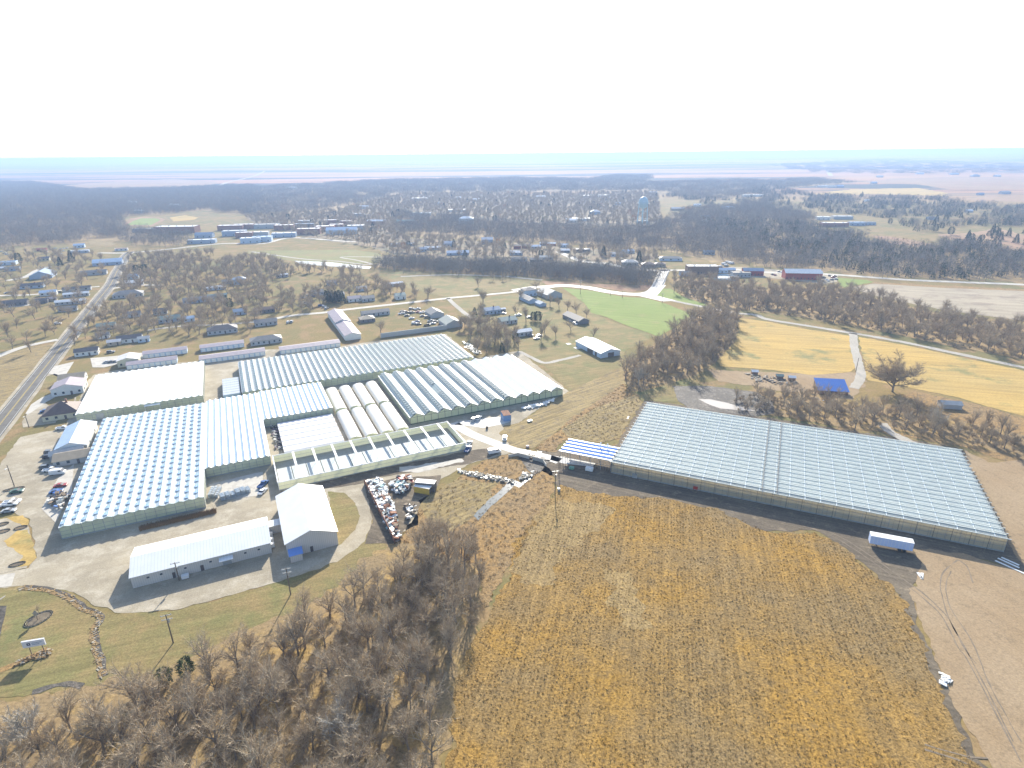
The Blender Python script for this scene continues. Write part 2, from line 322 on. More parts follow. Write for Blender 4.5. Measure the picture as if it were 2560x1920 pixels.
S('dirt_clearing',[(7,1700,500),(7,2212,520),(8,400,540),(8,720,520),(8,860,600),(8,720,760),(8,300,720),(7,2100,640),(7,1780,600)],M['dirt'],3,1.5)
S('grass_field',[(7,1060,700),(7,1280,560),(7,1700,480),(7,1500,660),(7,1430,780),(7,1130,770)],M['lawn'],4,1.5)
strip('dirt_track',[(8,735,185),(8,745,300),(8,775,420),(8,800,520),(8,790,590),(8,740,660)],5,M['trail'],6,amp=.8)
strip('dirt_track',[(8,980,960),(8,1060,1040),(8,1200,1110),(8,1400,1190)],4.5,M['trail'],6,amp=.8)
strip('gravel_trail',[(3,1250,1385),(3,1400,1425),(3,1660,1478),(3,1940,1530),(7,2100,25),(8,0,65),(8,340,120),(8,660,172),(8,900,212),(8,1200,268),(8,1640,362),(8,2212,480),(8,2800,600)],5,M['trail'],6,amp=1.2)
# --- green field side
S('grass_field',[(2,1660,1420),(2,2212,1370),(3,300,1320),(3,560,1400),(3,700,1520),(7,800,60),(7,1240,210),(7,980,330),(7,960,470),(7,500,690),(7,300,480),(7,60,350),(6,2100,330),(6,1900,150),(2,1750,1520)],M['lawn'],2,1.0)
S('green_field',[(3,430,1310),(3,700,1340),(3,950,1390),(3,1150,1400),(3,1330,1450),(3,1550,1540),(3,1400,1659),(7,1260,215),(7,1180,180),(7,1000,120),(7,820,45),(3,690,1530),(3,620,1440)],M['green'],4,.5)
S('verge',[(3,250,1250),(3,600,1275),(3,1220,1290),(3,1230,1320),(3,1000,1350),(3,640,1290),(3,300,1290)],M['redprairie'],3,.6)
S('grass_field',[(3,1290,1320),(3,1370,1320),(3,1480,1390),(3,1700,1465),(3,1650,1470),(3,1270,1395),(3,1250,1360)],M['green'],4,.4)
strip('dirt_track',[(7,60,340),(7,180,400),(7,280,440),(7,400,420),(7,590,375)],3.2,M['trail'],5,amp=.7)
# --- site: gravel and yards
S('gravel_yard',[(5,-60,1420),(5,60,1230),(5,180,1080),(5,560,1000),(5,640,760),(5,700,640),(5,820,540),(5,1200,470),(5,1740,420),(5,2212,330),(6,700,300),(6,1000,255),(6,1640,190),(6,1900,400),(6,2212,345),(7,60,340),(7,440,640),(7,500,690),(7,300,790),(7,60,960),(7,30,1130),(7,0,1215),(6,1850,1310),(10,1600,60),(10,1400,260),(10,1400,460),(10,1180,560),(10,1010,400),(10,940,600),(10,700,780),(10,350,900),(10,0,1005),(9,1500,1195),(9,1050,1220),(9,820,1160),(9,640,1040),(9,300,985),(9,-50,1000),(9,-50,880),(9,250,830),(9,320,740),(9,250,400),(9,60,330),(9,0,250)],M['gravel'],3,.8)
S('lawn',[(10,620,170),(10,760,180),(10,860,270),(10,900,380),(10,860,500),(10,760,600),(10,700,640),(10,690,520)],M['lawn'],5,.6)
S('grass_strip',[(5,640,640),(5,760,600),(5,700,720),(5,650,880),(5,560,960),(5,480,960),(5,560,850),(5,660,760)],M['lawn'],5,.6)
S('gravel_lot',[(10,940,620),(10,1010,420),(10,940,110),(10,1230,50),(10,1600,30),(10,1570,120),(10,1420,280),(10,1300,470),(10,1230,600),(10,1180,620)],M['soil'],4,.6)
S('planting_bed',[(9,-60,420),(9,130,390),(9,240,440),(9,270,560),(9,310,720),(9,230,830),(9,-60,890)],M['gravel'],6,.4)
S('tan_grass_patch',[(9,30,600),(9,150,510),(9,240,500),(9,280,600),(9,320,740),(9,250,810),(9,100,830),(9,200,740),(9,120,660)],M['hay'],7,.8)
S('tan_grass_patch',[(9,60,400),(9,200,375),(9,250,420),(9,230,470),(9,140,440)],M['hay'],7,.8)
S('concrete_apron',[(9,-60,900),(9,135,872),(9,100,985),(9,-60,1010)],M['concrete'],6,0)
S('concrete_apron',[(9,500,60),(9,640,-70),(9,620,180),(9,480,440),(9,360,320),(9,420,200)],M['concrete'],6,0)
S('concrete_apron',[(9,1800,110),(9,2212,10),(10,60,0),(10,60,200),(9,1900,250)],M['concrete'],6,0)
S('concrete_apron',[(5,470,470),(5,640,430),(5,560,560),(5,530,610),(5,480,620),(5,500,560),(5,420,530)],M['concrete'],6,0)
S('concrete_apron',[(5,780,400),(5,1060,375),(5,1240,350),(5,1250,400),(5,1110,430),(5,900,480),(5,800,480)],M['concrete'],6,0)
S('concrete_apron',[(5,270,800),(5,360,740),(5,540,670),(5,560,690),(5,400,780),(5,240,890),(5,220,880)],M['concrete'],6,0)
S('parking_lot',[(5,230,890),(5,380,780),(5,520,880),(5,480,960),(5,200,1000),(5,190,950)],M['gravel'],5,0)
S('lawn',[(5,400,560),(5,470,535),(5,515,550),(5,470,640),(5,350,670)],M['lawn'],6,.2)
S('lawn',[(5,-60,500),(5,0,380),(5,300,300),(5,460,275),(5,330,420),(5,150,730),(5,0,970),(5,-80,1100)],M['mowed'],2,.5)
S('concrete_pad',[(6,1720,975),(6,1770,945),(6,2100,905),(6,2200,950),(6,2130,970),(6,1960,1005),(6,1880,990)],M['whitepave'],6,0)
strip('concrete_path',[(6,1700,960),(6,1850,1050),(6,2050,1130),(6,2212,1190),(7,60,1205),(7,200,1235),(7,330,1265),(7,410,1290)],5.2,M['whitepave'],6,k=5)
S('concrete_path',[(7,340,1240),(7,640,1290),(7,720,1310),(7,700,1340),(7,440,1310),(7,330,1280)],M['whitepave'],6,0)
S('dirt_strip',[(6,200,1560),(6,900,1390),(6,1400,1290),(6,1850,1200),(6,2000,1180),(6,2100,1230),(6,1850,1310),(6,1000,1440),(6,950,1480),(6,580,1530),(6,300,1560)],M['soil'],5,.6)
S('rubble_strip',[(6,1240,1340),(6,1500,1310),(6,1780,1270),(6,1800,1290),(6,1560,1350),(6,1400,1390),(6,1240,1380)],M['concrete'],6,1.2)
S('creek_gravel',[(6,1740,1370),(6,1900,1390),(6,2100,1420),(6,2230,1460),(6,2230,1490),(6,2000,1450),(6,1750,1390)],M['concrete'],6,.8)
S('creek_water',[(10,1880,380),(10,1990,260),(10,2120,150),(10,2200,60),(7,80,1480),(7,160,1400),(7,180,1430),(7,60,1520),(11,20,120),(10,2100,240),(10,2000,330),(10,1920,420)],M['water'],6,.4)
S('creek_shade',[(7,60,1250),(7,330,1280),(7,250,1380),(7,180,1420),(7,120,1340)],M['mud'],6,.6)  # dark sheet paints the shade below the path onto the ground
# --- highway and streets
hw=[unfr(-113.5,t) for t in (120,200,290,380,470,560,650,720)]+[unfr(-117,790),unfr(-119,850),P(1,1085,1035),P(1,1130,1000)]
strip('highway',hw,9.0,M['asphalt'],7,k=5)
M['yellow']=plain('yellow_road_paint',(.55,.40,.08),.7); M['whitepaint']=plain('white_road_paint',(.7,.7,.68),.7)
strip('road_marking',hw,.16,M['yellow'],8,k=5,off=.2); strip('road_marking',hw,.16,M['yellow'],8,k=5,off=-.2)
strip('road_marking',hw,.14,M['whitepaint'],8,k=5,off=3.7); strip('road_marking',hw,.14,M['whitepaint'],8,k=5,off=-3.7)
strip('road_shoulder',hw,12.5,M['gravel'],5,k=5,amp=.8)
strip('street',[(1,850,1010),(1,1110,1010),(1,1440,980),(1,1800,940),(1,2000,928),(2,60,930),(2,300,880),(2,700,905),(2,860,915)],8,M['concrete'],7)
strip('street',[(5,-60,400),(5,150,320),(5,320,275),(5,500,240)],6,M['concrete'],7)
strip('street',[(1,60,1250),(1,230,1215),(1,330,1160),(1,420,1130)],8,M['concrete'],6)
strip('street',[(1,-40,1380),(1,300,1370),(1,560,1330),(1,860,1300)],5,M['concrete'],6)
strip('street',[(1,-40,1480),(1,170,1470),(1,300,1450)],5,M['concrete'],6)
strip('street',[(1,960,1320),(1,1180,1290),(1,1400,1290)],5,M['concrete'],6)
strip('street',[('b',480,1290),('b',720,1250),('b',1230,1200),('b',1620,1190),(2,100,1600)],4,M['trail'],6,amp=.5)
strip('street',[(2,100,1590),(2,330,1550),(2,600,1525),(2,780,1500),(2,1250,1448),(2,1660,1402),(2,1900,1380),(2,2212,1350),(3,60,1335)],6,M['concrete'],6)
strip('street',[(2,1660,1402),(2,1730,1470),(2,1880,1580),(6,2010,70)],4,M['trail'],6,amp=.3)
strip('paved_road',[(3,20,1338),(3,180,1310),(3,300,1303),(3,450,1293),(3,650,1310),(3,800,1340),(3,950,1362),(3,1100,1368),(3,1200,1350),(3,1255,1300),(3,1290,1220),(3,1318,1165),(3,1330,1150)],11,M['whitepave'],7)
S('paved_road',[(3,1050,1372),(3,1200,1345),(3,1240,1300),(3,1330,1290),(3,1270,1360),(3,1250,1380),(3,1420,1425),(3,1300,1430),(3,1150,1395)],M['whitepave'],7.5,0)
strip('paved_road',[(3,400,1000),(3,600,1080),(3,800,1100),(3,950,1130),(3,1200,1160),(3,1330,1160),(3,1550,1160),(3,1750,1150),(3,1950,1155),(3,2212,1178),(4,300,1185),(4,600,1200),(4,1150,1240),(4,1700,1265),(4,2212,1285),(4,3000,1330)],9,M['concrete'],7)
strip('levee_path',[(2,-40,1000),(2,380,1060),(2,700,1082),(2,940,1112),(2,990,1104),(2,860,1072),(2,735,1050),(2,860,1044),(2,1300,1055),(2,1800,1092),(2,2212,1112),(3,0,1118)],4,M['trail'],8)
strip('levee_path',[(2,1250,1215),(2,1700,1200),(2,2212,1215),(3,0,1220),(3,260,1245)],5,M['trail'],8)
M['levee']=ground('olive_levee_grass',(.20,.20,.08),(.25,.20,.09),(.22,.23,.08),big=.02,mid=.08,fine=.8,contrast=.2)
S('levee_grass',[(2,300,990),(2,860,985),(2,1080,1020),(2,1100,1090),(2,800,1110),(2,300,1080),(2,-100,1010),(2,-60,990)],M['levee'],6,1)
S('levee_grass',[(2,1140,1180),(2,1300,1170),(2,2212,1200),(3,260,1240),(3,260,1300),(3,0,1335),(2,1660,1400),(2,1300,1310),(2,1130,1220)],M['lawn'],5,1)
S('river_water',[(2,330,1078),(2,620,1090),(2,1000,1130),(2,980,1150),(2,620,1125),(2,380,1105)],M['water'],7,.5)
S('creek_bed',[(2,1000,1130),(2,1100,1075),(2,2212,1125),(3,600,1150),(3,1260,1195),(3,1220,1290),(3,600,1260),(3,0,1200),(2,1300,1160)],M['floor'],6,1)
# --- upper right
S('harvested_field',[(4,690,1310),(4,930,1275),(4,1500,1305),(4,2300,1345),(4,3000,1390),(4,3000,1700),(4,2212,1600),(4,1500,1500),(4,1000,1400)],M['plow'],3,.5)
S('weed_strip',[(4,900,1262),(4,1500,1292),(4,2300,1330),(4,2300,1343),(4,1500,1312),(4,900,1275)],M['weeds'],4,.5)
S('green_field',[(4,600,1225),(4,850,1245),(4,920,1262),(4,660,1310),(4,620,1290)],M['green'],4,.3)
S('gravel_lot',[(3,1900,1130),(3,2212,1150),(4,600,1195),(4,600,1260),(4,480,1280),(4,0,1225),(3,1750,1225),(3,1700,1180)],M['gravel'],4,.5)
S('rusty_clearing',[(4,1470,850),(4,1700,840),(4,1900,815),(4,1960,790),(4,2260,870),(4,2260,1000),(4,2000,990),(4,1860,940),(4,1640,920)],M['redprairie'],4,2)
S('rusty_clearing',[(4,900,860),(4,1060,870),(4,1250,900),(4,1430,935),(4,1300,960),(4,1000,930)],M['redprairie'],4,2)
S('rusty_clearing',[(4,400,500),(4,700,460),(4,1300,450),(4,1560,495),(4,1500,520),(4,900,500),(4,560,520)],M['hay'],4,3)
S('rusty_clearing',[(4,780,400),(4,1100,365),(4,1700,350),(4,2400,370),(4,2400,460),(4,1850,465),(4,1550,460),(4,1300,420)],M['redprairie'],3,3)
S('rusty_clearing',[(4,1640,540),(4,1900,510),(4,2400,530),(4,2400,575),(4,1800,560)],M['redprairie'],4,2)
S('sports_field',[(1,1095,768),(1,1150,735),(1,1215,712),(1,1345,712),(1,1390,725),(1,1300,772)],M['green'],6,0)
S('running_track',[(1,1060,770),(1,1130,715),(1,1210,700),(1,1370,700),(1,1430,722),(1,1320,782)],M['redprairie'],5,0)
S('ball_field',[(1,1465,705),(1,1600,685),(1,1715,705),(1,1680,722),(1,1500,738)],M['hay'],5,0)
S('rusty_clearing',[(1,380,440),(1,900,400),(1,1500,370),(1,1900,400),(1,1700,450),(1,900,460),(1,520,470)],M['redprairie'],3,3)
S('hillside_lawn',[(1,760,905),(1,860,898),(1,1010,930),(1,960,950),(1,780,945)],M['mowed'],4,.5)
# ================================================================ GREENHOUSES
M['whiteroof']=glazed('white_poly_roof',(.80,.81,.80),(.68,.70,.70),2.0,0,w=.06,rough=.35,spec=.4,dirt=.04)
M['groundcloth']=plain('white_ground_cloth',(.68,.67,.62),.9,.08)
M['whitebar']=plain('white_aluminium',(.80,.81,.80),.4,.03)
M['galv']=plain('galvanised_steel',(.42,.44,.44),.45,.1,metal=.3)
M['galvlight']=plain('light_grey_gutter',(.62,.66,.64),.5,.05)
M['darksteel']=plain('dark_steel',(.09,.09,.09),.6,.1)
M['blueglass']=glazed('pale_blue_glass',(.68,.78,.82),(.80,.83,.84),1.25,0,w=.07,rough=.15,spec=.7,dirt=.07,trans=.35)
M['shadeglass']=glazed('shaded_side_glass',(.45,.56,.66),(.74,.79,.82),1.25,0,w=.09,rough=.12,spec=.8,dirt=.1)
M['vent']=glazed('roof_vent_glass',(.28,.42,.58),(.60,.68,.74),.9,0,w=.05,rough=.1,spec=.8,dirt=.08)  # blue of the reflected sky is painted into the vent colour
M['greenglass']=glazed('greenish_glass',(.46,.54,.51),(.74,.77,.75),1.1,0,w=.1,rough=.15,spec=.7,dirt=.1,trans=.3)
M['darkpane']=glazed('dark_open_vent',(.14,.20,.21),(.55,.60,.58),1.0,0,w=.07,rough=.15,spec=.6,dirt=.15)
M['wallglass']=glazed('greenhouse_wall_glass',(.78,.80,.62),(.84,.85,.74),1.6,0,w=.07,rough=.2,spec=.4,dirt=.2,trans=.5)
M['wallglass_y']=glazed('greenhouse_side_glass',(.78,.80,.62),(.84,.85,.74),0,1.6,w=.07,rough=.2,spec=.4,dirt=.2,trans=.5)
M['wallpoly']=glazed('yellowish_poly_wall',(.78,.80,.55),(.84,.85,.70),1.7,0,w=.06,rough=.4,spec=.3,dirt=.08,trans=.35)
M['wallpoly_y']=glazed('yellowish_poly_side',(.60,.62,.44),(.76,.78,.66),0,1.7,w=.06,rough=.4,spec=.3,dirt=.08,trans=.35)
M['stripeglass']=glazed('striped_blue_glass',(.42,.53,.68),(.66,.74,.80),0,1.6,w=.12,rough=.12,spec=.7,dirt=.08)
M['bigglass']=glazed('large_greenhouse_glass',(.74,.80,.77),(.84,.88,.86),0,5.0,w=.12,rough=.2,spec=.25,dirt=.07,alpha=.3)
M['screen']=glazed('shade_screen_cloth',(.70,.745,.72),(.82,.85,.83),3.32,5.0,w=.16,rough=.8,spec=.1,dirt=.09,trans=.3)
M['bigglass2']=M['bigglass']
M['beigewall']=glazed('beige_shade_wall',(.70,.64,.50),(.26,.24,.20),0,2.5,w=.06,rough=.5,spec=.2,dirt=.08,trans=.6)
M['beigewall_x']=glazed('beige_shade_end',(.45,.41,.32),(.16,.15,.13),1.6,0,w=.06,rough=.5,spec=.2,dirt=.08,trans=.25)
M['bluepoly']=plain('blue_polycarbonate',(.20,.36,.78),.35,.06)
M['benchwhite']=glazed('pale_bench_floor',(.52,.57,.57),(.42,.46,.47),0,1.3,w=.12,rough=.7,spec=.2,dirt=.1)
M['path']=plain('concrete_floor',(.40,.39,.34),.8,.1)

def occ(root,w_,l_,pad=2):
    c,s=math.cos(root.rotation_euler.z),math.sin(root.rotation_euler.z)
    OCC.append((root.location.x,root.location.y,c,s,w_,l_,pad))
def venlo(name,label,origin,th,W,L,h,rise,spans,mp,mn,wall,wally,group=None,gut=.28,over=0.0,vents=None,cat='greenhouse',base=None,walls=(1,1,1,1),gm=None,ridge=True):
    root=empty(name,origin,th,label,cat,group); occ(root,W,L)
    sw=W/spans; roof=MB()
    for i in range(spans):
        x0=i*sw; xm=x0+sw/2; x1=x0+sw
        roof.slab([(x0,0,h),(xm,0,h+rise),(xm,L,h+rise),(x0,L,h)],.05,1)
        roof.slab([(xm,0,h+rise),(x1,0,h),(x1,L,h),(xm,L,h+rise)],.05,0)
        if ridge: roof.bar((xm,-.02,h+rise+.06),(xm,L+.02,h+rise+.06),.16,.12,2)
    roof.build('roof',[mp,mn,gm or M['whitebar']],root)
    fl=MB(); fl.box(.2,W-.2,.2,L-.2,.33,.36); fl.build('floor',M['groundcloth'],root)  # white floor added to bounce light up inside the house
    for i in range(spans+1):
        g=MB(); x=i*sw; g.bar((x,-.05-over,h+.08),(x,L+.05+over,h+.08),gut,.2); g.build('gutter',gm or M['whitebar'],root)
    hb=0.0
    for side,on in zip(('front','back'),walls[:2]):
        if not on: continue
        y=-.03 if side=='front' else L+.03
        m=MB(); prof=[(0,0),(0,h)]
        for i in range(spans): prof+=[(i*sw+sw/2,h+rise),((i+1)*sw,h)]
        prof+=[(W,0)]
        # wall sheet per span (real 6 cm thickness)
        for i in range(spans):
            m.prism([(i*sw,.5),(i*sw,h),(i*sw+sw/2,h+rise),((i+1)*sw,h),((i+1)*sw,.5)],'y',y-.04,y+.02,0)
        m.box(0,W,y-.09,y+.04,0,.5,1)
        for i in range(spans+1): m.box(i*sw-.06,i*sw+.06,y-.12,y-.05,0,h,1)
        for z in (h*.33,h*.66,h-.1): m.box(0,W,y-.10,y-.06,z,z+.09,2)
        m.build('wall',[wall,M['galv'],M['darksteel'] if base=='dark' else M['galv']],root)
    for x,on in ((-.04,walls[2]),(W+.04,walls[3])):
        if not on: continue
        m=MB(); m.box(x-.03,x+.03,0,L,.5,h,0); m.box(x-.06,x+.06,0,L,0,.5,1); k=0
        n=int(L/4)
        sx=-.07 if x<1 else .07
        for i in range(n+1):
            yy=i*L/n; m.box(x+sx-.04,x+sx+.04,yy-.05,yy+.05,0,h,1)
        for z in (h*.4,h*.72): m.box(x+sx-.03,x+sx+.03,0,L,z,z+.08,1)
        m.build('wall',[wally,M['galv']],root)
    if vents:
        n,frac,side,mv,open_,wfr,lift=vents      # per span count, length fraction, slope side, material, tilt, width fraction
        allv=[]
        for i in range(spans):
            xm=i*sw+sw/2; d=-1 if side=='n' else 1
            off=.5 if (open_=='stagger' and i%2) else 0
            for j in range(n):
                y0=(j+.5+off-frac/2)*L/n; y1=y0+frac*L/n
                if y1>L: continue
                x1=xm+d*sw/2*wfr; z1=h+rise*(1-wfr)
                x0=xm+d*sw/2*.04; z0=h+rise*.96
                allv.append(((x0,y0,z0+.07),(x1,y0,z1+.07+lift),(x1,y1,z1+.07+lift),(x0,y1,z0+.07)))
        wm=root.matrix_basis
        def keyf(v):
            q=Vector(v[0]); c,s=math.cos(th),math.sin(th); wx=origin[0]+q.x*c-q.y*s; wy=origin[1]+q.x*s+q.y*c; return wx*wx+wy*wy
        allv.sort(key=keyf); rest=MB()
        for k,q in enumerate(allv):
            m=MB() if k<100 else rest
            q=q if side!='n' else (q[0],q[3],q[2],q[1])
            m.slab(q,.06)
            if k<100: m.build('roof_vent',mv,root)
        if len(allv)>100: rest.build('roof_vents',mv,root,kind='stuff')
    return root
def rect(pts,h,th=TH):
    s0,s1,t0,t1=fit(pts,h,th); return unfr(s0,t0,th),s1-s0,t1-t0
# A: long white packing house
o,W_,L_=rect([(5,815,550),(5,1745,430),(5,1770,720),(5,670,885)],4.2)
ghA=venlo('packing_house','big white greenhouse with opaque scalloped roof, behind the blue-vented one',o,TH,W_,L_,4.2,.55,17,M['whiteroof'],M['whiteroof'],M['wallglass'],M['wallglass_y'],gut=.12)
m=MB(); m.box(8,11.4,-.25,-.13,0,3.2); m.build('door',M['galv'],ghA)
m=MB(); m.slab([(29,-1.6,3.6),(36,-1.6,3.6),(36,-.1,3.9),(29,-.1,3.9)],.12); m.box(29.1,29.3,-1.5,-1.3,0,3.5); m.box(35.7,35.9,-1.5,-1.3,0,3.5); m.build('canopy',M['whitebar'],ghA)
# B: blue vented
o,W_,L_=rect([(5,880,925),(5,1765,790),(9,1775,215),(9,530,480)],4.5)
ghB=venlo('glass_greenhouse','pale blue glass greenhouse with rows of small square roof vents, nearest the parking yard',o,TH,W_,L_,4.5,.5,14,M['blueglass'],M['blueglass'],M['wallglass'],M['wallglass_y'],gut=.24,vents=(21,.44,'n',M['vent'],'stagger',.92,.4))
# C and D: striped L
o,W_,L_=rect([(5,1770,790),(6,10,690),(6,130,1250),(5,1775,1350)],4.1)
ghC=venlo('striped_greenhouse','white greenhouse with thin blue roof stripes, right of the blue-vented one',o+Vector((.4*math.cos(TH),.4*math.sin(TH),0)),TH,W_-.6,L_,4.1,.7,9,M['whiteroof'],M['stripeglass'],M['wallglass'],M['wallglass_y'],gut=.5)
sC=fit([(5,1770,790),(6,10,690),(6,130,1250),(5,1775,1350)],4.1)
sD=fit([(6,0,690),(6,560,615),(6,655,825),(6,60,940)],4.1)
ghD=venlo('striped_greenhouse','short wide greenhouse with violet-blue roof stripes, left of the white tunnels',unfr(sC[1]+.3,sD[2]),TH,sD[1]-sC[1]-.3,sD[3]-sD[2],4.1,.7,12,M['whiteroof'],M['stripeglass'],M['wallglass'],M['wallglass_y'],gut=.5)
# G: long far greenhouse
o,W_,L_=rect([(5,2070,430),(6,1640,195),(6,1860,400),(5,2080,700)],4)
ghG=venlo('long_greenhouse','long glass greenhouse with forty narrow spans and dark vent rows, farthest back',o,TH,W_,L_,4,.8,40,M['greenglass'],M['greenglass'],M['wallglass'],M['wallglass_y'],gut=.5,vents=(17,.68,'n',M['darkpane'],'',.95,.5))
# J: small ribbed house beside G
sJ=fit([(5,1925,575),(5,2070,555),(5,2085,700),(5,1920,710)],3.2)
rj=empty('ribbed_greenhouse',unfr(sJ[0],sJ[2]),TH,'small greenhouse with green-white ribbed roof and blue front wall','greenhouse'); wj=sJ[1]-sJ[0]-.5; lj=sJ[3]-sJ[2]; occ(rj,wj,lj)
m=MB(); nr=7
for i in range(nr):
    y0=i*lj/nr; m.slab([(0,y0,3.0),(wj,y0,3.0),(wj,y0+lj/nr/2,3.5),(0,y0+lj/nr/2,3.5)],.05,0); m.slab([(0,y0+lj/nr/2,3.5),(wj,y0+lj/nr/2,3.5),(wj,y0+lj/nr,3.0),(0,y0+lj/nr,3.0)],.05,1)
m.build('roof',[M['whiteroof'],M['greenglass']],rj)
m=MB(); m.box(0,wj,-.05,.05,0,3); m.build('wall',plain('pale_blue_cladding',(.42,.55,.66),.5,.05),rj)
m=MB(); m.box(0,.08,.05,lj,0,3); m.box(wj-.08,wj,.05,lj,0,3); m.box(.08,wj-.08,lj-.1,lj,0,3); m.build('wall',M['wallglass'],rj)
# H: big peaked house
sH=fit([(6,1060,560),(6,2180,370),(7,440,650),(6,1345,930)],3.7)
Wh=sH[1]-sH[0]; Lh=sH[3]-sH[2]; ns=12; rH=empty('peaked_greenhouse',unfr(sH[0],sH[2]),TH,'widest peaked greenhouse, eight slatted vented spans and four plain white spans','greenhouse'); occ(rH,Wh,Lh)
sw=Wh/ns; h=3.7; rise=1.75
m=MB()
for i in range(ns):
    x0=i*sw; xm=x0+sw*.5; x1=x0+sw
    for (a,za,b,zb,mi) in ((x0,h,xm,h+rise,0 if i<8 else 1),(xm,h+rise,x1,h,1)):
        m.slab([(a,0,za),(b,0,zb),(b,Lh,zb),(a,Lh,za)],.06,mi)
m.build('roof',[M['greenglass'],M['whiteroof']],rH)
pan=[];rest=MB();nv=24
for i in range(8):
    for j in range(nv):
        xm=i*sw+sw*.5; y0=(j+.14)*Lh/nv; y1=(j+.86)*Lh/nv
        lim=nv if i<5 else nv-(i-4)*1
        if i==3 and 8<j<13: continue
        xa=xm-.25; xb=xm-sw*.32; za=h+rise*.93; zb=h+rise*.36
        pan.append(((xb,y0,zb+.75),(xa,y0,za+.12),(xa,y1,za+.12),(xb,y1,zb+.75),i*0+j))
pan.sort(key=lambda q:q[4])
for k,q in enumerate(pan):
    mm=MB() if k<100 else rest; mm.slab(q[:4],.05)
    if k<100: mm.build('roof_vent',M['darkpane'],rH)
rest.build('roof_vents',M['darkpane'],rH,kind='stuff')
for i in range(ns+1):
    g=MB(); g.bar((i*sw,-.15,h+.1),(i*sw,Lh+.15,h+.1),.5,.22); g.build('gutter',M['whitebar'],rH)
for y in (-.03,Lh+.03):
    m=MB()
    for i in range(ns):
        m.prism([(i*sw,.6),(i*sw,h),(i*sw+sw/2,h+rise),((i+1)*sw,h),((i+1)*sw,.6)],'y',y-.04,y+.03,0)
        for fx in (0,.5): m.box(i*sw+fx*sw-.06,i*sw+fx*sw+.06,y-.12,y-.05,0,h+(rise if fx else 0)-.1,1)
        m.bar((i*sw,y-.1,h),(i*sw+sw/2,y-.1,h+rise),.12,.14,1); m.bar((i*sw+sw/2,y-.1,h+rise),((i+1)*sw,y-.1,h),.12,.14,1)
    m.box(0,Wh,y-.1,y+.05,0,.6,2); m.box(0,Wh,y-.1,y-.05,h-.1,h+.02,1)
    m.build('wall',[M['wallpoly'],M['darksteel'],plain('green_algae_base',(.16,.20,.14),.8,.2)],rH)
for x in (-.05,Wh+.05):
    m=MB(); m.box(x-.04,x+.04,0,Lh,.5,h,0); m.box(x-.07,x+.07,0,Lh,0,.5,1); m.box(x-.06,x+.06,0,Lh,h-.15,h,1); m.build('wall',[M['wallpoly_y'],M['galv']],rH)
m=MB(); m.slab([(Wh-sw*.5+.6,Lh-6,h+rise*.84+.05),(Wh-.8,Lh-6,h+rise*.24+.05),(Wh-.8,Lh-.5,h+rise*.24+.05),(Wh-sw*.5+.6,Lh-.5,h+rise*.84+.05)],.04); m.build('roof_vent',M['greenglass'],rH,label='lone pale green roof panel at the back corner')
# tunnels
M['film']=glazed('white_poly_film',(.84,.82,.76),(.76,.74,.68),0,1.8,w=.05,rough=.6,spec=.2,dirt=.03,trans=.08); M['film2']=glazed('pinkish_white_film',(.84,.82,.83),(.76,.74,.75),0,1.8,w=.05,rough=.6,spec=.2,dirt=.03,trans=.08)
def tunnel(name,label,s,t,w_,l_,hw_,rise,th,group,film):
    root=empty(name,unfr(s,t),th,label,'polytunnel',group); occ(root,w_,l_,1)
    m=MB(); n=14; rise=1.35; prof=[(0,hw_)]+[(w_/2-w_/2*math.cos(math.pi*k/n),hw_+rise*math.sin(math.pi*k/n)) for k in range(1,n)]+[(w_,hw_)]
    for k in range(n):
        a,b=prof[k],prof[k+1]; m.quad((a[0],0,a[1]),(b[0],0,b[1]),(b[0],l_,b[1]),(a[0],l_,a[1]))
    o=m.build('roof',film,root,smooth=True)
    m=MB(); m.box(-.03,.03,0,l_,0,hw_); m.box(w_-.03,w_+.03,0,l_,0,hw_); m.build('side_wall',film,root)
    for y in (.02,l_-.02):
        m=MB(); m.prism([(0,0)]+prof+[(w_,0)],'y',y-.04,y+.04,0); m.box(w_/2-1,w_/2+1,y-.08,y+.08,0,2.2,1)
        for k in range(0,n,2): m.bar((prof[k][0],y,prof[k][1]),(prof[k+2][0],y,prof[k+2][1]),.14,.14,2)
        m.build('end_wall',[M['wallpoly'],M['wallglass'],M['galv']],root)
    return root
pos=['left of the front row','second of the front row','third of the front row','right of the front row']
for i,sx in enumerate((38.4,45.6,52.8,60.0)):
    for j,(t0,t1) in enumerate(((247.5,281.0),(283.2,314.5))):
        lb=['leftmost','second from left','third from left','rightmost'][i]; rw=['nearer','farther'][j]
        tunnel('polytunnel','%s white round-topped polytunnel of the %s row of four'%(lb,rw),sx-3.0,t0,5.7,t1-t0,1.5,2.0,TH,'white polytunnels in two rows',M['film'])
sE=fit([(6,180,940),(6,650,860),(6,760,1090),(6,240,1200)],3)
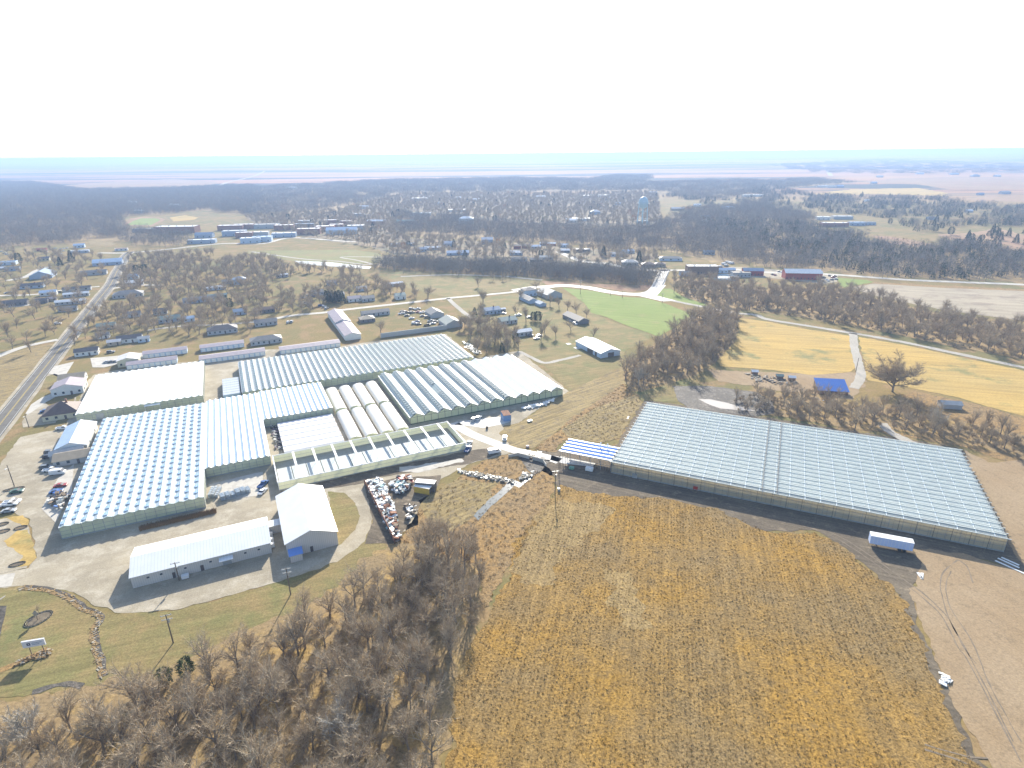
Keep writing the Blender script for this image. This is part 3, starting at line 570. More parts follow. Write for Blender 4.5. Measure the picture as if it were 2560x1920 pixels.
for i in range(6):
    dt=(sE[3]-sE[2])/6; lb=['nearest','second nearest','third nearest','third farthest','second farthest','farthest'][i]
    # runs along s: rotate by 90
    th2=TH+math.pi/2
    p=unfr(sE[1],sE[2]+i*dt)
    root=empty('low_tunnel',p,th2,'%s of the joined pinkish-white low tunnels lying crosswise'%lb,'polytunnel','low tunnels joined side by side'); occ(root,dt,sE[1]-sE[0],1)
    l_=sE[1]-sE[0]; m=MB(); n=12; hw_=1.7; prof=[(dt/2-dt/2*math.cos(math.pi*k/n),hw_+.55*math.sin(math.pi*k/n)) for k in range(n+1)]
    for k in range(n):
        a,b=prof[k],prof[k+1]; m.quad((a[0],0,a[1]),(b[0],0,b[1]),(b[0],l_,b[1]),(a[0],l_,a[1]))
    oo=m.build('roof',M['film2'],root,smooth=True); pass
    m=MB(); m.box(.01,dt-.01,.0,.06,0,hw_); m.prism(prof,'y',0,.06); m.prism(prof,'y',l_-.06,l_); m.box(.01,dt-.01,l_-.06,l_,0,hw_)
    if i==0: m.box(0,.05,0,l_,0,hw_)
    m.build('wall',M['film2'],root)
# I: open-roofed frame house
hI=3.6
sI=fit([(6,145,1250),(6,1640,940),(6,1810,1120),(6,190,1480)],hI)
rI=empty('open_roof_greenhouse',unfr(sI[0],sI[2]),TH,'roofless greenhouse frame with white cross beams over pale bench floors','greenhouse'); WI=sI[1]-sI[0]; LI=sI[3]-sI[2]; occ(rI,WI,LI,1)
M['creamwall']=glazed('cream_translucent_wall',(.80,.80,.64),(.66,.66,.56),2.2,0,w=.05,rough=.4,spec=.3,dirt=.08,trans=.35)
for y in (0,LI):
    m=MB(); m.box(0,WI,y-.05,y+.05,.35,hI-.25,0); m.box(0,WI,y-.12,y+.12,hI-.25,hI,1); m.box(0,WI,y-.08,y+.08,0,.35,2); m.box(0,WI,y-.07,y+.07,hI*.5,hI*.5+.1,2)
    m.build('wall',[M['creamwall'],M['whitebar'],M['galv']],rI)
for x in (0,WI):
    m=MB(); m.box(x-.05,x+.05,.1,LI-.1,.35,hI-.25,0); m.box(x-.25,x+.25,.13,LI-.13,hI-.25,hI+.05,1); m.box(x-.08,x+.08,.1,LI-.1,0,.35,2)
    for k in range(9): m.box(x-.1,x+.1,k*LI/8-.07,k*LI/8+.07,0,hI+.3,1)
    m.build('wall',[M['creamwall'],M['whitebar'],M['galv']],rI)
nb=9
for i in range(1,nb+1):
    x=i*WI/(nb+.6)
    m=MB(); m.box(x-.45,x+.45,.12,LI-.12,hI-.1,hI+.12); 
    for y in (.3,LI/3,2*LI/3,LI-.3): m.box(x-.06,x+.06,y-.06,y+.06,0,hI-.1)
    m.build('cross_beam',M['whitebar'],rI)
for i in range(13):
    x0=.6+i*(WI-1.2)/13; x1=x0+(WI-1.2)/13-.35
    if i>=9: 
        if i%1==0: pass
    m=MB(); m.box(x0,x1,.6,LI*.72,.05,.5); m.build('bench_floor',M['benchwhite'],rI)
m=MB(); m.box(.3,WI-.3,LI*.76,LI-.4,.02,.08); m.build('floor',M['path'],rI)
# U: large greenhouse at right
thU=R(-114.4)
cU=[P(7,1140,775,4.9),P(8,1650,1190,4.9),P(12,2065,575,4.9),P(7,910,1310,4.9)]
cen=sum(cU,Vector())/4; WU=66.4; LU=128.2
ax=Vector((math.cos(thU),math.sin(thU),0)); ay=Vector((-math.sin(thU),math.cos(thU),0))
oU=cen-ax*WU/2-ay*LU/2; oU.z=0
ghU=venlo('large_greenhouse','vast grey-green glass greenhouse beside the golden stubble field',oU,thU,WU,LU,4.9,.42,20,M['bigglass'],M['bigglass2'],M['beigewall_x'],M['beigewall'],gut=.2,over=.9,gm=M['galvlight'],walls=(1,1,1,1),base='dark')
m=MB()
for k in (0,1): m.bar((0,LU*.435+k*5,5.42),(WU,LU*.435+k*5,5.42),.25,.15,0)
m.build('service_walkway',M['darksteel'],ghU)
m=MB(); m.box(-.2,.2,-.2,-.1,0,1)
m=MB(); 
m.box(.3,WU-3.4,.3,LU-.3,4.62,4.66,0)
m.build('inner_screen',M['screen'],ghU)
m=MB()
for k in range(int(LU/4.95)+1):
    m.box(WU+.12,WU+.2,k*4.95-.05,k*4.95+.05,0,5.0)
m.box(WU+.1,WU+.17,0,LU,3.7,3.8); m.box(WU+.1,WU+.17,0,LU,4.0,4.06)
m.build('post_row',M['darksteel'],ghU)
# U2: blue-roofed open extension
LX=21.5; WX=11.6
oX=oU+ax*(WU-WX-1.0)-ay*(LX+.5)
rX=empty('blue_roof_shelter',oX,thU,'open-sided shelter with blue and white striped roof at the greenhouse end','shelter'); occ(rX,WX,LX,1)
m=MB(); n=4; sw=WX/n
for i in range(n):
    m.slab([(i*sw,0,4.9),(i*sw+sw*.5,0,5.5),(i*sw+sw*.5,LX,5.5),(i*sw,LX,4.9)],.05,0); m.slab([(i*sw+sw*.5,0,5.5),((i+1)*sw,0,4.9),((i+1)*sw,LX,4.9),(i*sw+sw*.5,LX,5.5)],.05,0)
m.build('roof',M['bluepoly'],rX)
for i in range(n+1):
    g=MB(); g.bar((i*sw,-.6,5.02),(i*sw,LX+.3,5.02),.75,.3); g.build('gutter',M['whitebar'],rX)
for i in range(n+1):
    for k in range(6):
        if 0<i<n and k not in (0,5): continue
        g=MB(); g.box(i*sw-.07,i*sw+.07,k*LX/5-.07,k*LX/5+.07,0,4.9); g.build('post',M['galv'],rX)
g=MB()
for k in range(22): g.box(WX+.01,WX+.05,k*LX/21-.03,k*LX/21+.03,0,4.9)
g.box(WX+.0,WX+.06,0,LX,2.4,2.5); g.box(0.05,WX-.05,LX+.02,LX+.08,0,4.8,0)
g.build('side_frame',M['galv'],rX)
for yy in (14.5,17.5):
    g=MB(); g.tube((2.5,yy,5.1),(2.5,yy,7.2),.22,.22,10); g.tube((2.5,yy,7.2),(2.5,yy,7.5),.4,.12,10); g.build('roof_vent_pipe',M['whitebar'],rX)
# ================================================================ BUILDINGS
_mc={}
def rm(c,kind='roof'):
    k=(c,kind)
    if k not in _mc:
        nm={'roof':'roof_','wall':'wall_'}[kind]+'%03d%03d%03d'%tuple(int(x*100) for x in c)
        if kind=='roof': _mc[k]=plain(nm,c,.6,.12,.5,spec=.35)
        else: _mc[k]=plain(nm,c,.75,.06,.7)
    return _mc[k]
RC={'w':(.78,.79,.80),'g':(.20,.20,.20),'d':(.09,.09,.10),'b':(.22,.30,.42),'lb':(.42,.54,.70),'m':(.37,.32,.35),'br':(.17,.12,.10),'gr':(.30,.33,.30),'r':(.36,.09,.08),'t':(.36,.30,.22),'gn':(.22,.30,.28),'lg':(.46,.46,.45),'pw':(.62,.60,.60)}
WC={'gn':(.24,.34,.32),'w':(.72,.72,.70),'c':(.62,.57,.42),'br':(.26,.17,.12),'g':(.42,.43,.44),'b':(.36,.44,.56),'r':(.34,.08,.07),'t':(.44,.38,.29),'lb':(.50,.60,.72),'rb':(.30,.16,.12),'d':(.18,.18,.19)}
M['pane']=plain('window_glass',(.05,.07,.09),.1,.1,spec=.8); M['doorpaint']=plain('dark_door_paint',(.12,.11,.11),.6)
M['chim']=plain('chimney_brick',(.26,.14,.10),.9,.2,3)
NAMES={'house':'house','shed':'shed','barn':'barn','store':'store_building','mobile home':'mobile_home','storage building':'storage_building','school':'school_building','warehouse':'warehouse','garage':'garage','office':'office_building'}
def building(label,cat,loc,yaw,L,W,h,roof='g',wall='w',kind='gable',rise=None,group=None,win=None,detail=None,doors=1,chim=False,eave=.35,ridge='x',extra=None):
    root=empty(NAMES.get(cat,cat.replace(' ','_')),loc,yaw,label,cat,group)
    c,s=math.cos(yaw),math.sin(yaw); OCC.append((loc[0]-(L/2*c-W/2*s),loc[1]-(L/2*s+W/2*c),c,s,L,W,1.5))
    R_=rm(RC[roof]) ; W_=rm(WC[wall],'wall'); x0,x1,y0,y1=-L/2,L/2,-W/2,W/2
    d=math.hypot(loc[0],loc[1])
    if rise is None: rise=(W if ridge=='x' else L)*.22
    m=MB()
    if kind=='gable':
        if ridge=='x': m.prism([(y0,0),(y0,h),(0,h+rise),(y1,h),(y1,0)],'x',x0,x1)
        else: m.prism([(x0,0),(x0,h),(0,h+rise),(x1,h),(x1,0)],'y',y0,y1)
    else: m.box(x0,x1,y0,y1,0,h)
    m.build('wall',W_,root)
    m=MB(); e=eave; t=.12; k=rise/(W/2 if ridge=='x' else L/2) if kind=='gable' else 0
    if kind=='gable':
        if ridge=='x':
            m.slab([(x0-e,y0-e,h-e*k+t),(x1+e,y0-e,h-e*k+t),(x1+e,0,h+rise+t),(x0-e,0,h+rise+t)],t-.01)
            m.slab([(x0-e,0,h+rise+t),(x1+e,0,h+rise+t),(x1+e,y1+e,h-e*k+t),(x0-e,y1+e,h-e*k+t)],t-.01)
        else:
            m.slab([(x0-e,y0-e,h-e*k+t),(0,y0-e,h+rise+t),(0,y1+e,h+rise+t),(x0-e,y1+e,h-e*k+t)],t-.01)
            m.slab([(0,y0-e,h+rise+t),(x1+e,y0-e,h-e*k+t),(x1+e,y1+e,h-e*k+t),(0,y1+e,h+rise+t)],t-.01)
    elif kind=='hip':
        i=min(L,W)/2; z=h+rise; a=(x0-e,y0-e,h);b=(x1+e,y0-e,h);c_=(x1+e,y1+e,h);d_=(x0-e,y1+e,h)
        if L>=W: p=(x0+i,0,z); q=(x1-i,0,z); m.quad(a,b,q,p); m.quad(b,c_,q); m.quad(c_,d_,p,q); m.quad(d_,a,p)
        else: p=(0,y0+i,z); q=(0,y1-i,z); m.quad(a,b,p); m.quad(b,c_,q,p); m.quad(c_,d_,q); m.quad(d_,a,p,q)
        m.box(x0-e,x1+e,y0-e,y1+e,h-.15,h-.003)
    else:
        m.box(x0+.25,x1-.25,y0+.25,y1-.25,h+.01,h+.2)
        pm=MB()
        for bx in ((x0-.05,x1+.05,y0-.05,y0+.24),(x0-.05,x1+.05,y1-.24,y1+.05),(x0-.05,x0+.24,y0+.24,y1-.24),(x1-.24,x1+.05,y0+.24,y1-.24)): pm.box(*bx,h+.005,h+.55)
        pm.build('parapet',W_,root)
        for q in range(max(1,int(L/12))):
            xx=x0+(q+.5)*L/max(1,int(L/12)); a=MB(); a.box(xx-.9,xx+.9,-.7,.7,h+.205,h+1.2); a.build('roof_unit',M['galv'],root)
    rf=m.build('roof',R_,root)
    if chim:
        a=MB(); a.box(L*.12,L*.12+.8,-.4,.4,h+rise*.5,h+rise+1.0); a.build('chimney',M['chim'],rf)
    auto=detail is None
    if detail is None: detail=d<700
    if detail:
        n=win if win is not None else max(2,int(L/3.2))
        for q in range(n):
            xx=x0+(q+.5)*L/n
            if doors and q==n//2: 
                a=MB(); a.box(xx-.5,xx+.5,y0-.06,y0+.02,0,2.1); a.build('door',M['doorpaint'],root); continue
            a=MB(); a.box(xx-.55,xx+.55,y0-.07,y0+.02,1.0,2.2); a.build('window',M['pane'],root)
        for yy in (-W/4,W/4):
            a=MB(); a.box(x1-.02,x1+.07,yy-.5,yy+.5,1.0,2.2); a.build('window',M['pane'],root)
    elif auto and d<1300:
        for q in range(3):
            xx=x0+(q+.5)*L/3; a=MB(); a.box(xx-.9,xx+.9,y0-.07,y0+.02,1.0,min(2.3,h-.4)); a.build('window',M['pane'],root)
    return root
def T(k,x,y,L,W,h,yaw,roof,wall,label,cat='house',kind='gable',**kw):
    # (x,y) = ground centre of the wall nearest the camera; yaw in degrees of the long axis
    p=P(k,x,y); a=R(yaw)
    if p.length>900: L*=.7; W*=.8; h*=.85
    n=Vector((-math.sin(a),math.cos(a),0))
    if n.y<0: n=-n
    if yaw>90:  # long axis runs away: near end is the -x end
        d=Vector((-math.cos(a),-math.sin(a),0)); d= d if d.y<0 else -d
        c=p-d*(L/2)
    else: c=p+n*(W/2)
    return building(label,cat,c,a,L,W,h,roof,wall,kind,**kw)
Y=25
# ---- hero buildings of the site
def corr(name,colr,ax_='x',sp=.9,rough=.45):
    return glazed(name,colr,tuple(x*.86 for x in colr),sp if ax_=='x' else 0,sp if ax_=='y' else 0,w=.07,rough=rough,spec=.4,dirt=.05)
M['metalwhite']=corr('white_ribbed_roof',(.80,.82,.83),'x'); M['metalwhite_y']=corr('white_ribbed_roof_y',(.80,.82,.83),'y')
M['beige_clad']=corr('grey_beige_cladding',(.62,.60,.56),'x',.6,.6); M['beige_clad_y']=corr('grey_beige_cladding_side',(.62,.60,.56),'y',.6,.6)
# R: long white shed
sR=fit([(9,1170,655),(10,80,390),(10,130,600),(9,1122,912)],4.2)
LR=sR[1]-sR[0]; WR=sR[3]-sR[2]; r=empty('long_shed',unfr(sR[0],sR[2]),TH,'long low shed with white metal roof, closest building to the camera','shed'); occ(r,LR,WR)
m=MB(); m.prism([(0,0),(0,4.1),(WR/2,5.9),(WR,4.1),(WR,0)],'x',0,LR); m.build('wall',M['beige_clad'],r)
m=MB(); m.slab([(-.3,-.4,4.1),(LR+.3,-.4,4.1),(LR+.3,WR/2,6.05),(-.3,WR/2,6.05)],.12); m.slab([(-.3,WR/2,6.05),(LR+.3,WR/2,6.05),(LR+.3,WR+.4,4.1),(-.3,WR+.4,4.1)],.12); m.build('roof',M['metalwhite'],r)
for x,w_,hh in ((10.6,.95,2.1),(24.5,2.6,2.6),(18.3,.95,2.1)):
    m=MB(); m.box(x,x+w_,-.1,.02,0,hh); m.build('door',M['galv'] if w_>2 else M['doorpaint'],r)
for x in (4,7.5,14,21,31,35):
    m=MB(); m.box(x,x+.7,-.08,.02,2.3,2.8); m.build('window',M['pane'],r)
m=MB(); m.slab([(23.8,-2.2,3.0),(27.8,-2.2,3.0),(27.8,-.1,3.2),(23.8,-.1,3.2)],.1); m.build('canopy',M['metalwhite'],r)
m=MB(); m.tube((11.5,-.15,0),(11.5,-.15,3.6),.08,.08,6); m.build('conduit',M['galv'],r)
for yy in (3,6,9.5,12.5):
    m=MB(); m.box(LR+.05,LR+1.1,yy-.6,yy+.6,.3,1.7); m.build('air_unit',M['whitebar'],r)
# S: tall white barn
sS=fit([(10,180,210),(10,580,120),(10,685,520),(10,250,615)],5.4)
WS=sS[1]-sS[0]; LS=sS[3]-sS[2]; r=empty('tall_barn',unfr(sS[0],sS[2]),TH,'tall barn with bright white gabled roof beside the curved drive','barn'); occ(r,WS,LS)
m=MB(); m.prism([(0,0),(0,5.4),(WS/2,8.3),(WS,5.4),(WS,0)],'y',0,LS); m.build('wall',M['beige_clad'],r)
m=MB(); m.slab([(-.4,-.4,5.35),(WS/2,-.4,8.45),(WS/2,LS+.4,8.45),(-.4,LS+.4,5.35)],.14); m.slab([(WS/2,-.4,8.45),(WS+.4,-.4,5.35),(WS+.4,LS+.4,5.35),(WS/2,LS+.4,8.45)],.14); m.build('roof',M['metalwhite_y'],r)
m=MB(); m.box(.6,4.3,-3.2,-.05,0,2.6); m.build('lean_to',M['beige_clad'],r)
m=MB(); m.slab([(.3,-3.5,2.75),(4.6,-3.5,2.75),(4.6,-.08,3.2),(.3,-.08,3.2)],.12); m.build('lean_to_roof',M['bluepoly'],r)
m=MB(); m.box(7,7.95,-.09,.02,0,2.1); m.build('door',M['doorpaint'],r)
m=MB(); m.box(-.09,.02,8,12,0,4); m.build('sliding_door',M['galv'],r)
m=MB(); m.box(0,5.2,0,3.2,0,2.9); m.slab([(-.2,-.2,3.1),(5.4,-.2,3.1),(5.4,3.4,3.35),(-.2,3.4,3.35)],.12,1)
o=m.build('link_building',[M['beige_clad'],M['metalwhite']]); o.location=unfr(sS[0]-5.35,sS[2]+16); o.rotation_euler=(0,0,TH); tag(o,'small flat link room squeezed between the long shed and the tall barn','shed')
# K: office with blue-white roof
def placed(label,cat,s0,t0,L,W,h,roof,wall,kind='gable',**kw):
    return building(label,cat,unfr(s0+L/2,t0+W/2),TH,L,W,h,roof,wall,kind,**kw)
k=placed('white gabled office with pale blue west roof slope beside the parking yard','office',-81.3,291.5,11.6,26,3.1,'lb','w',ridge='y',rise=2.2)
m=MB(); m.slab([(.02,-13.4,5.50),(6.15,-13.4,3.2),(6.15,13.4,3.2),(.02,13.4,5.50)],.08); m.build('roof_slope',M['metalwhite_y'],k)
placed('small grey-roofed house with low gable, in front of the pale blue office','house',-80,279.5,14,9,2.6,'t','g',ridge='x',rise=1.6)
placed('grey-roofed annexe tucked between the office and the small grey house','house',-82.5,286.5,12,4.6,2.6,'lg','g',ridge='x',rise=1.2)
placed('brown-roofed house with red-brown front slope by the highway','house',-95,337,15,14,3.0,'br','c',kind='hip',rise=4.2,chim=True)
placed('white barn with mauve roof between highway and white greenhouse','barn',-98.5,375,14.5,13,4.0,'m','w',ridge='y',rise=2.2)
placed('small grey-roofed garage directly behind the mauve-roofed barn','garage',-99,395,12.5,9,3.0,'t','w',ridge='x',rise=1.8)
placed('open-fronted cream metal shed with a black doorway near three parked cars','shed',-72.5,415,11.5,12,4.0,'pw','c',ridge='y',rise=1.5)
# mauve roofed storage rows
def storage(label,s0,t0,L,W):
    b=placed(label,'storage building',s0,t0,L,W,2.7,'m','lb',ridge='x',rise=1.0,detail=False,group='mauve-roofed storage rows')
    n=int(L/3)
    for i in range(n):
        m=MB(); x=-L/2+(i+.5)*L/n; m.box(x-1.15,x+1.15,-W/2-.07,-W/2+.02,0,2.2); m.build('roller_door',M['whitebar'],b)
storage('short mauve-roofed storage row just right of the open cream shed',-60,428,25,8)
storage('mauve-roofed storage row right behind the white greenhouse roof',-67,408,27,8)
storage('mauve-roofed storage row behind the longest one, with a line of doors',-27,426,26.5,8.5)
storage('longest mauve-roofed storage row, with blank pale wall',-27,400,38,9)
storage('mauve-roofed storage row directly behind the long glass greenhouse',20,397,38,9)
b=placed('long two-level mauve-roofed building beside the blue shadowed yard','storage building',63.5,409,11,36,3.4,'m','w',ridge='y',rise=1.8,detail=False)
b=placed('far half of the stepped mauve-roofed building, roof slightly higher','storage building',63.5,445.3,11,36,4.2,'m','w',ridge='y',rise=2.0,detail=False)
# long blank white wall behind long greenhouse
p=P(6,1080,225); q=P(6,1650,150); d=(q-p); a=math.atan2(d.y,d.x)
m=MB(); m.box(0,d.length,0,.3,0,3.2); m.box(-.05,d.length+.05,-.05,.35,3.2,3.35); m.box(0,.3,.3,.9,0,2); o=m.build('screen_wall',rm(WC['g'],'wall')); o.location=p; o.rotation_euler=(0,0,a); tag(o,'long pale screen wall behind the long glass greenhouse','wall')
# T barn in the lawn
t=building('white metal barn standing alone on the lawn with two dark doorways','barn',unfr(207.0,312.0),TH+math.pi/2,30,14.5,3.3,'w','lb','gable',rise=2.0,detail=False)  # light blue wall colour has the shade on white cladding painted in
for x0,x1 in ((-6,0.5),(-10.6,-8.5)):
    m=MB(); m.box(x0,x1,7.2,7.33,0,2.8); m.build('door',M['doorpaint'],t)
m=MB(); m.box(-15.12,-14.95,-2.6,1.8,0,2.9); m.build('door',M['doorpaint'],t)
for (s,tt,ww) in ((196.8,331,3),(197,320,4)):
    m=MB(); m.box(0,ww,0,ww*1.1,0,.12); o=m.build('concrete_slab',M['whitepave']); o.location=unfr(s-.8,tt); o.rotation_euler=(0,0,TH); tag(o,'white concrete slab %s of the lone white barn'%('at the far corner' if tt>325 else 'at the left side'),'slab')
# blue-roofed barn lower right of hay field
r=empty('barn',P(8,560,715),R(-11),'barn with a vivid blue single-slope roof among bare trees by the golden hay field','barn'); OCC.append((r.location.x-11,r.location.y,math.cos(R(-11)),math.sin(R(-11)),22,15,2))
m=MB(); m.prism([(0,0),(0,2.3),(9.5,5.2),(9.5,0)],'x',-7.3,7.3); m.build('wall',rm(WC['br'],'wall'),r)
m=MB(); m.slab([(-7.7,-.6,2.22),(7.7,-.6,2.22),(7.7,10,5.5),(-7.7,10,5.5)],.14); m.build('roof',corr('vivid_blue_roof',(.05,.17,.55),'x',.9),r)
m=MB(); m.box(-4,-.5,-.1,.02,0,2.0); m.build('door',M['doorpaint'],r)
T(8,1585,840,9,5,2.4,-12,'lg','g','small grey-roofed hut under the pale dead tree','shed',detail=False)
T(8,208,600,3.4,3,2.2,-10,'w','br','tiny white-topped animal hut left of the blue-roofed barn','shed',detail=False)
T(8,103,580,3.4,3,1.8,-10,'gn','br','tiny green-topped animal hut in the row of pens','shed',detail=False)
T(7,2098,545,3.2,3,2.0,-10,'w','br','tiny white-topped animal hut at the left end of the pens','shed',detail=False)
